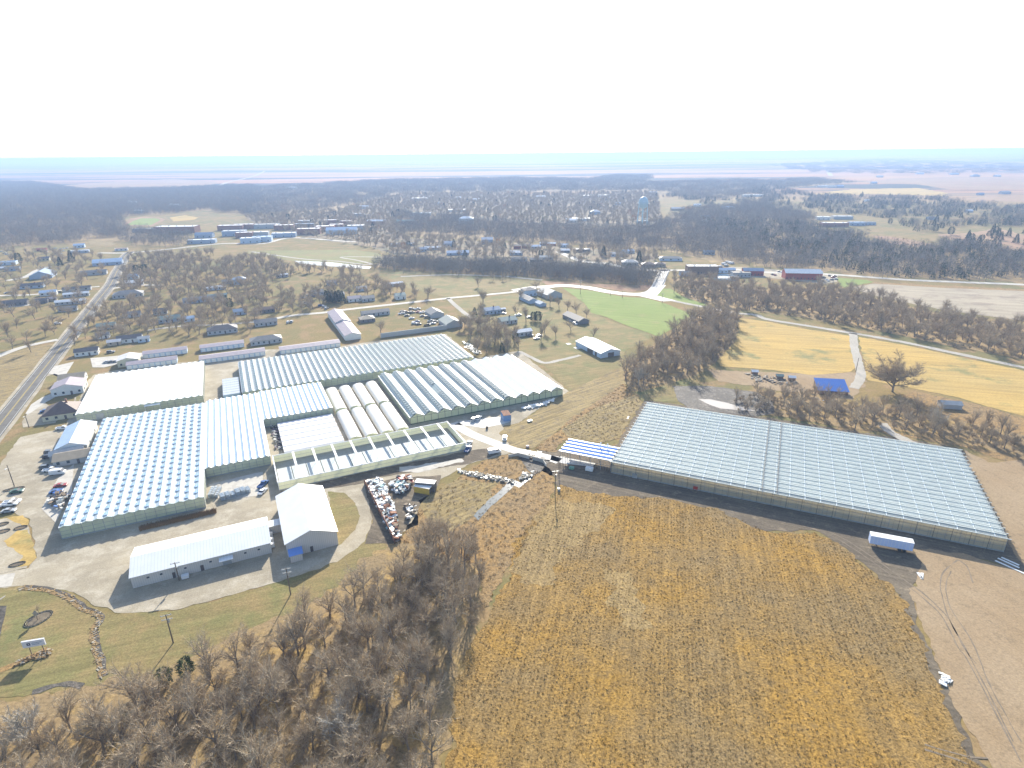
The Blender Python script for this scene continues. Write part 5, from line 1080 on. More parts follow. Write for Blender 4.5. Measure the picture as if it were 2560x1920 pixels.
for i,(k,x,y) in enumerate([(3,1830,1110),(3,1850,1125),(3,1880,1100),(3,1860,1095),(3,1900,1105),(3,1800,1135)]): car('van',['white','silver'][i%2],P(k,x,y),R(20),'pale van in the cluster behind the works sheds','vans behind the works sheds')
for i,(k,x,y) in enumerate([(2,410,1400),(2,460,1385),(2,510,1390),(2,430,1450),(2,460,1465),(2,560,1470),(2,590,1480),(2,610,1495),(2,480,1440),(2,280,1615),(2,310,1610)]): car('suv',['white','silver','blue'][i%3],P(k,x,y),R(10+i*9),'%s suv %s, left of the dark cedars'%(['white','silver','blue'][i%3],'by the grey gabled house' if y<1430 else 'in the lower yard' if x>350 else 'below the street'),'vehicles in the cluttered yards')
for i,(k,x,y) in enumerate([('a',30,480),('a',80,510),('a',120,530),('a',150,460),('a',960,425),('a',1050,440),('a',1110,430),('a',980,520),('a',1060,520),('a',1100,470),('a',1160,420),('a',720,480),('a',800,485),('a',1350,1385),('a',1400,1350),('a',1450,1320),('a',1350,1350),('a',120,1200),('a',160,1190),('a',1010,1185)]): car('car',['white','silver','white','grey'][i%4],P(k,x,y),R(15+i*13),'small %s car left of the highway, %s'%(['white','silver','white','grey'][i%4],'near the blue store' if x<300 and y<700 else 'near the pale blue warehouse' if y<700 else 'beside the mobile homes' if x>1300 else 'in the low yards'),'vehicles left of the highway')
# semi trailer
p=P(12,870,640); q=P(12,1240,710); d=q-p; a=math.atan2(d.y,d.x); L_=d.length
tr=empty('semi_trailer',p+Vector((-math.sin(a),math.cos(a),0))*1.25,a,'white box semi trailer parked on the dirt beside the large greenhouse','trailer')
m=MB(); m.box(0,L_,-1.3,1.3,1.15,4.0); m.build('box_body',plain('white_trailer_side',(.52,.62,.86),.3,.03,spec=.6),tr)  # white side painted blue to carry the reflected sky
m=MB(); m.box(-.04,L_+.04,-1.34,1.34,4.0,4.08); 
for i in range(12): m.box(i*L_/12,i*L_/12+.05,-1.33,-1.3,1.2,4)
m.build('roof',M['whitebar'],tr)
m=MB(); m.box(1,L_,-.5,.5,.95,1.15); m.box(2,2.2,-.9,-.7,0,1.1); m.box(2,2.2,.7,.9,0,1.1); m.build('chassis',M['darksteel'],tr)
for x in (L_-3.4,L_-2.1):
    for s in (-1,1):
        m=MB(); m.tube((x,s*.75,.5),(x,s*1.25,.5),.5,.5,14); m.build('wheel',M['tyre'],tr)
# yellow and grey containers
def contnr(name,label,p,q,W,h,mt,roofm):
    d=q-p; a=math.atan2(d.y,d.x); r=empty(name,p+Vector((-math.sin(a),math.cos(a),0))*W/2,a,label,'container'); L_=d.length
    m=MB(); n=int(L_/.35)
    m.box(0,L_,-W/2,W/2,.15,h)
    for i in range(n): m.box(i*L_/n+.05,i*L_/n+.2,-W/2-.05,-W/2,.2,h-.1); 
    m.build('body',mt,r); m=MB(); m.box(-.05,L_+.05,-W/2-.06,W/2+.06,h,h+.1)
    for i in range(9): m.box(i*L_/9,i*L_/9+.12,-W/2,W/2,h+.1,h+.2)
    m.build('roof',roofm,r); m=MB(); m.box(L_,L_+.06,-W/2+.1,-.03,.3,h-.2); m.box(L_,L_+.06,.03,W/2-.1,.3,h-.2); m.build('door',M['darksteel'],r); return r
contnr('cargo_container','faded yellow container with white roof in the scrap yard',P('h',1250,475),P('h',1600,540),2.6,2.7,M['yel'],M['whitebar'])
contnr('cargo_container','long grey container with white roof behind the yellow one',P('h',1270,430),P('h',1720,470),2.8,3.6,plain('dark_grey_trailer',(.16,.16,.17),.6,.1),M['whitebar'])
contnr('cargo_container','blue tarp-fronted rusty container on the concrete pad',P('i',730,500),P('i',900,480),6,3.0,plain('blue_tarp',(.20,.33,.55),.5,.1),M['rust'])
# propane tank / bins near shed
def boxthing(name,label,cat,loc,yaw,L,W,h,mt,top=None,legs=False):
    r=empty(name,loc,yaw,label,cat); m=MB(); z0=.3 if legs else 0
    m.box(-L/2,L/2,-W/2,W/2,z0,h); 
    for s in (-1,1): m.box(s*L/2-.04,s*L/2+.04,-W/2-.03,W/2+.03,z0,h+.04)
    m.build('body',mt,r); m=MB(); m.box(-L/2-.05,L/2+.05,-W/2-.05,W/2+.05,h+.002,h+.08); m.build('lid',top or mt,r)
    if legs:
        m=MB()
        for sx in (-1,1):
            for sy in (-1,1): m.box(sx*L*.4-.06,sx*L*.4+.06,sy*W*.4-.06,sy*W*.4+.06,0,.3)
        m.build('skid',M['darksteel'],r)
    return r
boxthing('storage_bin','white utility box against the long shed wall','utility box',P(9,1605,918),TH,1.9,1.4,1.2,M['whitebar'],legs=True)
boxthing('utility_box','white utility box under the blue shelter edge','utility box',P(7,668,1372),R(-22),2.9,1.8,1.5,M['whitebar'],legs=True)
boxthing('utility_box','green crate in the shadow of the blue shelter','crate',P(7,515,1360),R(-22),1.8,1.4,1.1,plain('green_crate',(.12,.30,.22),.6),legs=True)
boxthing('utility_box','pale slab-topped crate lying on the mowed slope','crate',P('i',1330,500),R(35),2.2,1.3,.7,M['whitebar'],legs=True)
boxthing('utility_box','dark bin at the near edge of the bright pad','bin',P('i',345,665),R(0),.9,.9,1.3,M['black'])
boxthing('utility_box','pinkish crate at the far edge of the pale path','crate',P('i',1280,1090),R(20),1.2,1.0,.8,plain('pink_crate',(.45,.36,.38),.6))
boxthing('drum','grey drum beside the central power pole','drum',P(11,405,165),0,.9,.9,1.2,M['galv'])
boxthing('tractor_cab','small red machine against the large greenhouse wall','machine',P(11,1585,150),R(-24),1.6,1.3,1.5,M['red'],legs=True)
boxthing('utility_box','grey cabinet against the large greenhouse wall, near the blue shelter','cabinet',P(11,1060,48),R(-24),1.8,1.2,1.7,M['galv'])
for i,(k,x,y,L_,yw,lb) in enumerate([(12,1315,900,3.0,80,'left loose board of the fan on the dirt'),(12,1322,902,3.0,68,'middle loose board of the fan on the dirt'),(12,1335,900,3.0,55,'right loose board of the fan on the dirt'),(12,2075,790,5.6,-58,'first white pipe lying by the greenhouse corner'),(12,2090,775,4.6,-58,'second white pipe lying by the greenhouse corner'),(12,2085,825,7.5,-57,'longest white pipe lying by the greenhouse corner'),('i',1310,1190,6,-24,'long grey beam on the pale path'),('i',1550,1205,2.2,-24,'short pale plank on the path near the shelter'),(7,1005,915,3.2,70,'white board stood by the large greenhouse corner')]):
    m=MB(); m.box(-L_/2,L_/2,-.18,.18,.05,.25); m.box(-L_/2,L_/2,.25,.45,.05,.2); o=m.build('loose_board',M['whitebar'] if 'grey' not in lb else M['galv']); o.location=P(k,x,y); o.rotation_euler=(0,0,R(yw)); tag(o,lb,'board')
# white debris on the field edge
def junk(name,label,poly,n,mats,sz,kind='stuff',hmax=1.2,seed=1):
    rnd=random.Random(seed); pts=[P(*q) for q in poly]; xs=[p.x for p in pts]; ys=[p.y for p in pts]; m=MB(); k=0
    def inside(x,y):
        c=False; j=len(pts)-1
        for i in range(len(pts)):
            if (pts[i].y>y)!=(pts[j].y>y) and x<(pts[j].x-pts[i].x)*(y-pts[i].y)/(pts[j].y-pts[i].y)+pts[i].x: c=not c
            j=i
        return c
    while k<n:
        x=rnd.uniform(min(xs),max(xs)); y=rnd.uniform(min(ys),max(ys))
        if not inside(x,y): continue
        k+=1; a=rnd.random()*6.3; L_=rnd.uniform(.4,1)*sz; W_=rnd.uniform(.15,.8)*L_; h=rnd.uniform(.15,hmax); z=rnd.uniform(0,hmax*.6)
        d=Vector((math.cos(a),math.sin(a),rnd.uniform(-.3,.3)))*L_/2; p=Vector((x,y,z+h/2+.1)); m.bar(p-d,p+d,W_,h*rnd.uniform(.2,1),rnd.choice(range(len(mats))))
    o=m.build(name,mats); return tag(o,label,'scrap' if 'scrap' in name else 'debris',kind=kind)
sm=[M['whitebar'],M['whitebar'],M['whitebar'],M['rust'],M['darksteel'],M['galv'],M['wood'],M['whitebar'],plain('teal_scrap',(.2,.35,.38),.5)]
junk('scrap_heap','long heap of white and rusty scrap along the retaining fence',[('h',150,270),('h',450,210),('h',620,450),('h',740,720),('h',830,1000),('h',860,1300),('h',950,1560),('h',860,1620),('h',640,1300),('h',480,960),('h',330,660)],420,sm,2.4,hmax=1.5)
junk('scrap_heap','round scrap heap left of the containers',[('h',700,290),('h',900,250),('h',1180,300),('h',1100,420),('h',960,540),('h',780,470)],110,sm,2.2,hmax=1.5,seed=3)
junk('scrap_heap','red and rusty machine parts behind the containers',[('h',870,170),('h',1060,130),('h',1200,190),('h',1180,260),('h',900,240)],45,[M['red'],M['rust'],M['red'],M['darksteel'],M['whitebar']],2.6,hmax=1.6,seed=4)
junk('scrap_heap','small dark scrap heap at the edge of the weeds',[('h',1010,780),('h',1260,800),('h',1290,950),('h',1080,1140),('h',1040,1080),('h',1110,920)],60,[M['black'],M['galv'],M['darksteel'],M['wood'],M['whitebar']],1.8,hmax=1.0,seed=5)
junk('field_debris','scrap of white sheeting on the field edge',[(16,1390,730),(16,1440,740),(16,1490,820),(16,1400,840)],14,[M['whitebar'],M['film']],1.8,hmax=.4,seed=6)
junk('path_debris','timbers and stones along the culvert edge',[('i',1060,1240),('i',1100,1230),('i',1700,1350),('i',1640,1410),('i',1300,1320)],40,[M['wood'],M['galv'],M['stone'],M['darksteel']],2.4,hmax=.5,seed=7)
junk('white_piles','white bagged piles along the ditch behind the peaked greenhouse',[('i',1100,220),('i',1350,160),('i',1680,70),('i',1860,10),('i',1880,30),('i',1700,110),('i',1380,200),('i',1120,235)],70,[M['film'],M['whitebar']],2.6,hmax=.8,seed=8)
junk('yard_clutter','dark plant pots and trays beside the low tunnels',[(6,120,960),(6,180,950),(6,235,1190),(6,170,1190)],120,[M['black'],M['black'],M['galv'],plain('pot_purple',(.18,.14,.18),.6),M['film']],1.4,hmax=.9,seed=9)
junk('yard_clutter','trolleys, trays and blue tarp by the vented greenhouse side',[(9,420,260),(9,500,170),(9,600,220),(9,560,340),(9,500,340)],60,[M['wood'],M['bluepoly'],M['black'],M['film'],M['wood']],2.2,hmax=1.6,seed=10)
junk('creek_rubble','white rubble blocks in the creek',[(7,90,1390),(7,180,1390),(7,170,1430),(7,60,1460)],40,[M['stone'],M['film']],1.6,hmax=.7,seed=11)
junk('creek_rubble','grey stones along the rocky drain',[(6,1740,1370),(6,1900,1390),(6,2230,1460),(6,2230,1490),(6,2000,1450),(6,1750,1390)],180,[M['stone'],M['galv'],M['stone']],1.2,hmax=.6,seed=12)
junk('yard_clutter','bright litter in the yard behind the long greenhouse corner',[(6,1780,250),(6,1830,270),(6,1950,360),(6,1900,370),(6,1800,300)],60,[M['film'],M['galv']],2.2,hmax=.6,seed=13)
# retaining fence beside scrap
p=P('h',110,290); q=P('h',800,1659); d=q-p; r=empty('retaining_fence',p,math.atan2(d.y,d.x),'rust-brown solid fence holding back the long scrap heap','fence')
m=MB(); m.box(0,d.length,0,.15,0,2.3); m.build('panel',M['rust'],r)
for i in range(13): m=MB(); m.box(i*d.length/12-.1,i*d.length/12+.1,-.18,-.02,0,2.4); m.build('post',M['darksteel'],r)
# rack stacks
def racks(label,p,q,W,n,lv,group=None):
    d=q-p; a=math.atan2(d.y,d.x); r=empty('rack_stack',p,a,label,'racks',group); L_=d.length
    for i in range(n):
        m=MB(); x0=i*L_/n; x1=x0+L_/n-.25
        for z in range(lv-(i%3==2)):
            m.box(x0,x1,0,W,.5*z+.3,.5*z+.38,0)
            for j in range(5): m.box(x0,x1,j*W/5,j*W/5+.12,.5*z+.38,.5*z+.5,1)
        for sx in (x0,x1-.08):
            for sy in (0,W-.08): m.box(sx,sx+.08,sy,sy+.08,0,.5*lv,0)
        m.build('rack',[M['galv'],M['shadeglass']],r)
racks('row of silver plant racks, two deep, on the concrete right of the vented greenhouse',P(9,1915,255),P(9,2175,175),3.4,6,4)
racks('block of silver plant racks tight against the vented greenhouse corner',P(9,1800,235),P(9,1890,225),6.5,3,4)
# reed hedge on the right half of B's front
def hedge(name,label,p,q,W,h,mt,n,seed=2):
    rnd=random.Random(seed); d=q-p; L_=d.length; m=MB()
    for i in range(n):
        x=rnd.random()*L_; y=rnd.uniform(-W/2,W/2); b=Vector((x,y,0)); t=Vector((x+rnd.uniform(-.5,.5),y+rnd.uniform(-.5,.5),h*rnd.uniform(.6,1))); w_=rnd.uniform(.06,.16)
        m.quad(b+Vector((-w_,0,0)),b+Vector((w_,0,0)),t)
    o=m.build(name,mt); o.location=p; o.rotation_euler=(0,0,math.atan2(d.y,d.x)); return tag(o,label,'hedge',kind='stuff')
M['reed']=plain('brown_reed',(.20,.13,.06),.9,.3,3); M['reed2']=plain('orange_dead_grass',(.33,.23,.11),.9,.25,3)
hedge('ornamental_grass','row of brown ornamental grass along the vented greenhouse front',P(9,1210,500),P(9,1870,345),2.2,1.7,M['reed'],2600)
# utility poles
M['polewood']=plain('pole_wood',(.17,.14,.11),.9,.2,2)
def pole(label,base,top,arms=2,yaw=.3,lamp=False):
    # choose height so that the top matches the photo
    B_=P(*base); best=min(((ray(*[ (KW[top[0]][0]+top[1]/(2212/KW[top[0]][2])),(KW[top[0]][1]+top[2]/(2212/KW[top[0]][2]))],h/4)-Vector((B_.x,B_.y,h/4))).length,h/4) for h in range(16,72))
    h=best[1]; r=empty('utility_pole',B_,yaw,label,'utility pole')
    m=MB(); m.tube((0,0,0),(0,0,h),.19,.13,8); m.build('pole',M['polewood'],r)
    for i in range(arms):
        m=MB(); z=h-.4-i*1.3; m.box(-1.3,1.3,-.08,.08,z,z+.16)
        for x in (-1.15,-.4,.4,1.15): m.tube((x,0,z+.16),(x,0,z+.42),.07,.05,6)
        m.build('crossarm',M['galv'],r)
    if arms: m=MB(); m.tube((.3,0,h-2.6),(.3,0,h-1.7),.25,.25,8); m.build('transformer',M['galv'],r)
    if lamp: m=MB(); m.bar((0,0,h-1.2),(0,-1.6,h-.8),.1,.1); m.box(-.18,.18,-2.1,-1.5,h-.95,h-.75); m.build('lamp_head',M['whitebar'],r)
    return h
pole('crossarm pole on the grass in front of the long shed',(13,1712,425),(13,1645,140),2,.35)
pole('crossarm pole on the grass below the tall barn',(10,300,1060),(10,268,825),2,.3)
pole('bare leaning pole at the culvert path with debris at its foot',(11,372,200),(7,368,1370),1,.2)
pole('lamp pole standing in the stone-edged bed of the parking yard',(5,125,1508),(5,80,1320),0,.3,True)
pole('lamp pole between highway and parking lot',(5,252,1000),(5,222,880),0,.3,True)
pole('thin pole on the grass strip beside the white greenhouse',(5,600,915),(5,545,840),0,.3)
pole('crossarm pole by the curved bright road, left',(3,590,1365),(3,575,1245),1,.2)
pole('short pole on the verge, left of centre',(3,852,1380),(3,850,1325),0,.2)
pole('short pole on the verge, centre',(3,953,1400),(3,952,1340),0,.2)
pole('pole where the roads fork below the bridge',(3,1297,1445),(3,1290,1360),1,.2)
pole('slim pole by the dirt track left of the great bare tree',(8,758,520),(8,775,395),0,.2)
pole('dark pole at the near corner of the blue shelter',(7,405,1405),(7,402,1240),0,.2)
# power pole by the shed with guy
pole('crossarm pole standing against the long shed wall',(9,1550,940),(9,1530,775),1,.35)
# entrance sign
pa=P('s',745,1060); pb=P('s',1340,960); d=pb-pa; a=math.atan2(d.y,d.x); sg=empty('entrance_sign',pa,a,'white entrance sign board with dark square logo on two posts','sign')
L_=d.length; 
for x in (0,L_): m=MB(); m.box(x-.09,x+.09,-.09,.09,0,3.9); m.build('post',M['wood'],sg)
H0,H1=2.7,4.6; X0,X1=-L_*.42,L_*1.30
m=MB(); m.box(X0,X1,-.2,.2,H0,H1); m.box(X0-.05,X1+.05,-.24,.24,H1+.002,H1+.08); bd=m.build('board',plain('sign_white',(.66,.67,.72),.5,.02),sg)
navy=plain('sign_navy',(.05,.06,.12),.6,.05); tealp=plain('sign_teal_text',(.16,.26,.40),.6,.05)
m=MB(); bx=X0+(X1-X0)*.2; S_=.8; z=H0+.55; m.box(bx,bx+S_,-.215,-.203,z,z+.26); m.box(bx,bx+S_,-.215,-.203,z+.52,z+.78); m.box(bx,bx+.28,-.215,-.203,z+.26,z+.52); m.box(bx+.56,bx+S_,-.215,-.203,z+.26,z+.52); m.build('logo',navy,sg)
rr=random.Random(4); m=MB(); x=bx+1.15
for line,(zz,n) in enumerate(((z+.5,15),(z+.05,11))):
    xx=x
    for i in range(n): w_=rr.uniform(.07,.15); m.box(xx,xx+w_,-.212,-.203,zz,zz+rr.choice((.2,.26))); xx+=w_+.05
m.build('lettering',tealp,sg)
# rockery strip around the sign, small post bed, planters
junk('rockery','stones and dry plants in the bed under the entrance sign',[('s',720,1080),('s',1300,900),('s',1750,780),('s',1780,900),('s',1500,1150),('s',1000,1300),('s',300,1500),('s',0,1600),('s',0,1400)],130,[M['stone'],M['reed'],M['reed'],M['reed2']],.8,hmax=.35,seed=21)
def ring(label,k,x,y,rx,ry,yaw=0):
    m=MB(); n=22; p=P(k,x,y)
    rnd=random.Random(int(x))
    for i in range(n):
        a=2*math.pi*i/n; q=Vector((rx*math.cos(a),ry*math.sin(a),0)); t=Vector((-rx*math.sin(a),ry*math.cos(a),0)).normalized()*(.16*(rx+ry))
        m.bar(q-t+Vector((0,0,.15)),q+t+Vector((0,0,.15)),.3,.3)
    r=empty('stone_ring_bed',p,yaw,label,'flower bed'); m.build('edging',M['stone'],r)
    m=MB(); m.prism([(rx*.9*math.cos(2*math.pi*i/16),ry*.9*math.sin(2*math.pi*i/16)) for i in range(16)],'z',.0,.14); m.build('bed_soil',M['soil'],r)
    return r
ring('stone-ringed bed around a small post sign on the lawn',9,335,1270,2.3,3.2,-.5)
r=empty('small_sign',P(9,328,1280),.3,'small weathered diamond sign on a short post in the stone-ringed bed','sign')
m=MB(); m.box(-.09,.09,-.09,.09,0,3.0); m.build('post',M['wood'],r); m=MB(); m.prism([(0,1.4),(.75,2.4),(.15,3.6),(-.7,2.6)],'y',-.16,-.095); m.build('board',M['stone'],r)
for k,x,y,rx,ry,lb in ((9,180,485,1.8,1.2,'square stone-edged bed nearest the drive in the gravel garden'),(9,20,455,1.8,1.2,'stone-edged bed at the left edge, upper of two'),(9,30,515,1.8,1.2,'stone-edged bed at the left edge, lower of two'),(9,150,800,2.0,1.1,'stone-edged bed in the tan grass corner'),(9,120,150,3.2,1.1,'stone-edged bed at the foot of the yard lamp pole')): ring(lb,k,x,y,rx,ry,TH)
S('stone_edging',[(9,-40,1120),(9,50,1065),(9,45,1080),(9,-40,1140)],M['stone'],7,.1)
S('planting_bed',[(9,-60,1165),(9,60,1158),(9,0,1440),(9,-60,1460)],M['mud'],6,.2)
# drain ditch with rocks through the lawn
dd=[(9,180,1005),(9,330,1005),(9,480,1040),(9,620,1100),(9,720,1180),(9,850,1235),(9,860,1290),(9,820,1350),(9,810,1430),(9,825,1500),(9,850,1580),(9,875,1659),(13,1010,760)]
strip('drain_ditch',dd,1.9,M['weeds'],5,amp=.5); strip('drain_ditch',dd,.8,M['mud'],6,amp=.5,off=.6)
c=smooth_line([P(*q) for q in dd],8); rnd=random.Random(5); m=MB()
for p in c:
    for _ in range(2):
        q=p+Vector((rnd.uniform(-.9,.9),rnd.uniform(-.9,.9),.1)); t=Vector((rnd.uniform(-.5,.5),rnd.uniform(-.5,.5),rnd.uniform(-.1,.1))); m.bar(q-t,q+t,rnd.uniform(.15,.4),rnd.uniform(.1,.3),rnd.choice((0,1,1)))
tag(m.build('ditch_stones',[M['stone'],M['reed2']]),'stones and tufts lining the winding drain in the lawn','stones',kind='stuff')
strip('bed_edge',[(13,320,910),(13,480,860),(13,650,830),(13,820,850)],1.6,M['mud'],6,amp=.6)
strip('bed_edge',[(13,-40,720),(13,150,640),(13,320,560),(13,480,480)],2.2,M['weeds'],5,amp=.6)
# animals pens logs
junk('yard_clutter','logs and pens beside the tiny animal huts',[(7,1940,515),(7,2212,560),(8,240,600),(8,230,640),(7,2100,600)],50,[M['wood'],M['darksteel'],M['stone']],2.6,hmax=.8,seed=31)
junk('yard_clutter','pale odds and ends in the woods behind the blue-roofed barn',[(8,380,740),(8,600,770),(8,600,800),(8,400,790)],30,[M['film'],M['stone']],1.4,hmax=.4,seed=32)
# ================================================================ TREES
M['bark']=plain('grey_brown_bark',(.26,.22,.18),.9,.25,1.5,spec=.1); M['twig']=plain('grey_brown_twigs',(.44,.365,.265),.9,.25,.6,spec=.1); M['twig2']=plain('warm_brown_twigs',(.42,.31,.19),.9,.3,.6,spec=.1)
M['palebark']=plain('pale_sycamore_bark',(.42,.39,.34),.85,.25,1.2,spec=.1); M['fartwig']=plain('distant_winter_crowns',(.26,.235,.20),1,.3,.05,spec=.05); M['fartwig2']=plain('distant_russet_crowns',(.27,.18,.115),1,.3,.05,spec=.05)
M['cedar']=plain('dark_cedar_foliage',(.045,.070,.030),.95,.35,.8,spec=.1); M['orange']=plain('orange_oak_leaves',(.38,.19,.06),.95,.3,.8,spec=.1)
def tw(m,p,d,L,w_,rnd,mi=0):
    a=d.cross(Vector((rnd.uniform(-1,1),rnd.uniform(-1,1),rnd.uniform(-1,1)))); 
    if a.length<1e-4: return
    a=a.normalized()*w_; i=len(m.v); q=p+d*L
    m.v+=[tuple(p-a),tuple(p+a),tuple(q)]; m.f.append((i,i+1,i+2)); m.m.append(mi)
def grow(mT,mC,p,d,L,r,lev,cfg,rnd):
    mx=cfg['lev']; segs=3 if lev==0 else 2; tgt=mT if lev<=1 else mC; q=p.copy(); dd=d.copy(); pts=[q.copy()]
    for s in range(segs):
        dd=(dd+Vector((rnd.uniform(-1,1),rnd.uniform(-1,1),rnd.uniform(-.3,.7)))*cfg['bend']).normalized(); n=q+dd*(L/segs)
        ra=r*(1-.45*s/segs); rb=r*(1-.45*(s+1)/segs); tgt.tube(q,n,ra,rb,6 if lev==0 else (4 if lev==1 else 3),cap=False); q=n; pts.append(q.copy())
    if lev>=mx:
        for _ in range(cfg['nt']):
            k=rnd.random(); b=p.lerp(q,k); v=(dd*.8+Vector((rnd.gauss(0,.6),rnd.gauss(0,.6),rnd.gauss(.15,.5)))).normalized(); tw(mC,b,v,cfg['tl']*rnd.uniform(.5,1.2),cfg['twd'],rnd,0 if rnd.random()<.75 else 1)
        return
    nb=cfg['nb'][lev]
    for k in range(nb):
        t=cfg['start'][lev]+(1-cfg['start'][lev])*(k+rnd.random()*.7)/nb; j=min(segs-1,int(t*segs)); b=pts[j].lerp(pts[j+1],min(1,t*segs-j))
        az=2.4*k+rnd.uniform(-.5,.5)+lev; o=Vector((math.cos(az),math.sin(az),0)); e=cfg['up'][lev]*rnd.uniform(.7,1.3)
        v=(dd*e+o*(1-e*.35)).normalized()
        grow(mT,mC,b,v,L*cfg['ratio'][lev]*rnd.uniform(.75,1.15)*(1-.25*t if lev else 1),r*.55,lev+1,cfg,rnd)
    grow(mT,mC,q,dd,L*cfg['ratio'][lev]*.9,r*.5,lev+1,cfg,rnd)
def tree_proto(seed,H,cfg,mats):
    rnd=random.Random(seed); a=MB(); b=MB(); grow(a,b,Vector((0,0,-.2)),Vector((0,0,1)),H*cfg['trunk'],H*.022,0,cfg,rnd)
    return a.mesh('trunk',mats[0]),b.mesh('crown',[mats[1],mats[2]])
near_cfg=dict(lev=3,bend=.16,nt=7,tl=1.4,twd=.019,nb=[5,4,4],start=[.45,.3,.25],up=[1.0,.9,.8],ratio=[.75,.62,.6],trunk=.42)
wide_cfg=dict(lev=4,bend=.2,nt=16,tl=1.4,twd=.025,nb=[8,5,4,3],start=[.3,.25,.25,.2],up=[.5,.6,.7,.7],ratio=[1.35,.62,.6,.6],trunk=.26)
bush_cfg=dict(lev=2,bend=.25,nt=10,tl=1.1,twd=.026,nb=[6,5],start=[.1,.2],up=[.9,.8],ratio=[1.3,.6],trunk=.25)
mid_cfg=dict(lev=2,bend=.18,nt=13,tl=2.1,twd=.045,nb=[6,5],start=[.4,.25],up=[.9,.8],ratio=[.8,.62],trunk=.42)
bk=(M['bark'],M['twig'],M['twig2']); pk=(M['palebark'],M['palebark'],M['twig'])
NEAR=[tree_proto(10+i,11,dict(near_cfg,up=[.8+.15*(i%3),.9,.8]),bk) for i in range(6)]
MIDT=[tree_proto(40+i,11,dict(mid_cfg,up=[.8+.2*(i%3),.8]),bk) for i in range(5)]
PALE=[tree_proto(60+i,13,dict(near_cfg,nt=12,twd=.035),pk) for i in range(2)]
WIDE=tree_proto(80,18,wide_cfg,bk)
BUSH=[tree_proto(90+i,4.5,bush_cfg,(M['bark'],M['twig'],M['twig2'])) for i in range(3)]
def cedar_mesh(seed,H=7,n=900,cone=True):
    rnd=random.Random(seed); m=MB()
    for _ in range(n):
        t=rnd.random()**.7; z=H*(.06+.94*(1-t)) if cone else H*(.1+.9*rnd.random()); R0=(H*.30*t+.15) if cone else H*.38*math.sqrt(max(.02,1-((z/H-.5)/.52)**2))
        a=rnd.random()*6.283; rr=R0*(.45+.55*rnd.random())*(1+.18*math.sin(3*a+z)); p=Vector((rr*math.cos(a),rr*math.sin(a),z)); d=Vector((math.cos(a),math.sin(a),rnd.uniform(-.3,.7))).normalized()
        tw(m,p,d,rnd.uniform(.35,.8),rnd.uniform(.1,.2),rnd)
    return m
tk=MB(); tk.tube((0,0,-.2),(0,0,5),.16,.06,6,cap=False); tkm=tk.mesh('trunk',M['bark'])
CEDAR=[(tkm,cedar_mesh(3+i).mesh('crown',M['cedar'])) for i in range(2)]+[(tkm,cedar_mesh(9,6.5,1000,False).mesh('crown',M['cedar']))]
tk=MB(); tk.tube((0,0,-.2),(0,0,5),.2,.08,6,cap=False); ORANGE=(tk.mesh('trunk',M['bark']),cedar_mesh(12,9,900,False).mesh('crown',M['orange']))
def put(name,proto,loc,sc,rz,label,cat='tree',group=None,tilt=0):
    r=empty(name,loc,rz,label,cat,group); r.scale=(sc,sc,sc); r.rotation_euler=(tilt,tilt*.5,rz)
    for nm,me in zip(('trunk','crown'),proto):
        o=bpy.data.objects.new(nm,me); col.objects.link(o); o.parent=r
    return r
def inpoly(x,y,p):
    c=False; j=len(p)-1
    for i in range(len(p)):
        if (p[i].y>y)!=(p[j].y>y) and x<(p[j].x-p[i].x)*(y-p[i].y)/(p[j].y-p[i].y)+p[i].x: c=not c
        j=i
    return c
def blocked(x,y,pad=1.5,road=1.5):
    for (ox,oy,c,s,W_,L_,pd) in OCC:
        dx=x-ox; dy=y-oy
        if abs(dx)>200 or abs(dy)>200: continue
        u=dx*c+dy*s; v=-dx*s+dy*c
        if -pad-pd<u<W_+pad+pd and -pad-pd<v<L_+pad+pd: return True
    for (rx,ry,rw) in ROADS:
        if (x-rx)**2+(y-ry)**2<(rw+road)**2: return True
    return False
def scatter(poly,sp,seed,pad=2.0,thin=0.0,road=1.5,maxn=99999,clump=0.0):
    w_=[P(*q) for q in poly]; rnd=random.Random(seed); xs=[p.x for p in w_]; ys=[p.y for p in w_]; out=[]; 
    nx=int((max(xs)-min(xs))/sp)+1; ny=int((max(ys)-min(ys))/sp)+1
    for i in range(nx):
        for j in range(ny):
            x=min(xs)+(i+rnd.random())*sp; y=min(ys)+(j+rnd.random())*sp
            if rnd.random()<thin or not inpoly(x,y,w_): continue
            if clump and noise.noise(Vector((x*.012,y*.012,seed)))<clump-.5: continue
            if pad is not None and blocked(x,y,pad,road): continue
            out.append(Vector((x,y,0)))
    return out
zones=[]  # candidates: (dist, pos, kind, label, group)
cand=[]
def zone(poly,sp,seed,label,group,sc=(.8,1.2),**kw):
    rnd=random.Random(seed+99)
    for p in scatter(poly,sp,seed,**kw): cand.append((p.length,p,rnd.uniform(*sc),label,group,rnd.random()))
FG=[(13,-400,1330),(13,0,1250),(13,500,1230),(13,1050,1120),(13,1350,950),(13,1700,840),(13,2100,720),(10,560,1180),(10,760,1120),(10,900,1020),(10,1150,900),(10,1290,740),(10,1420,600),(10,1880,540),(10,1950,860),(10,1900,1250),(14,2180,700),(14,2160,1659),(14,1900,2300),(13,-400,2300)]
zone(FG,5.7,1,'bare grey-brown tree packed in the foreground wood','trees of the foreground wood',sc=(.8,1.45))
CL=[(7,960,560),(7,1010,430),(7,1250,280),(7,1450,160),(7,1600,20),(3,1620,1560),(3,1760,1480),(3,1930,1500),(7,1960,60),(7,1930,250),(7,1780,420),(7,1560,560),(7,1300,640),(7,1120,690),(7,1020,690)]
zone(CL,9.5,2,'bare tree in the slanting tree line','slanting tree line',sc=(1.15,1.6))
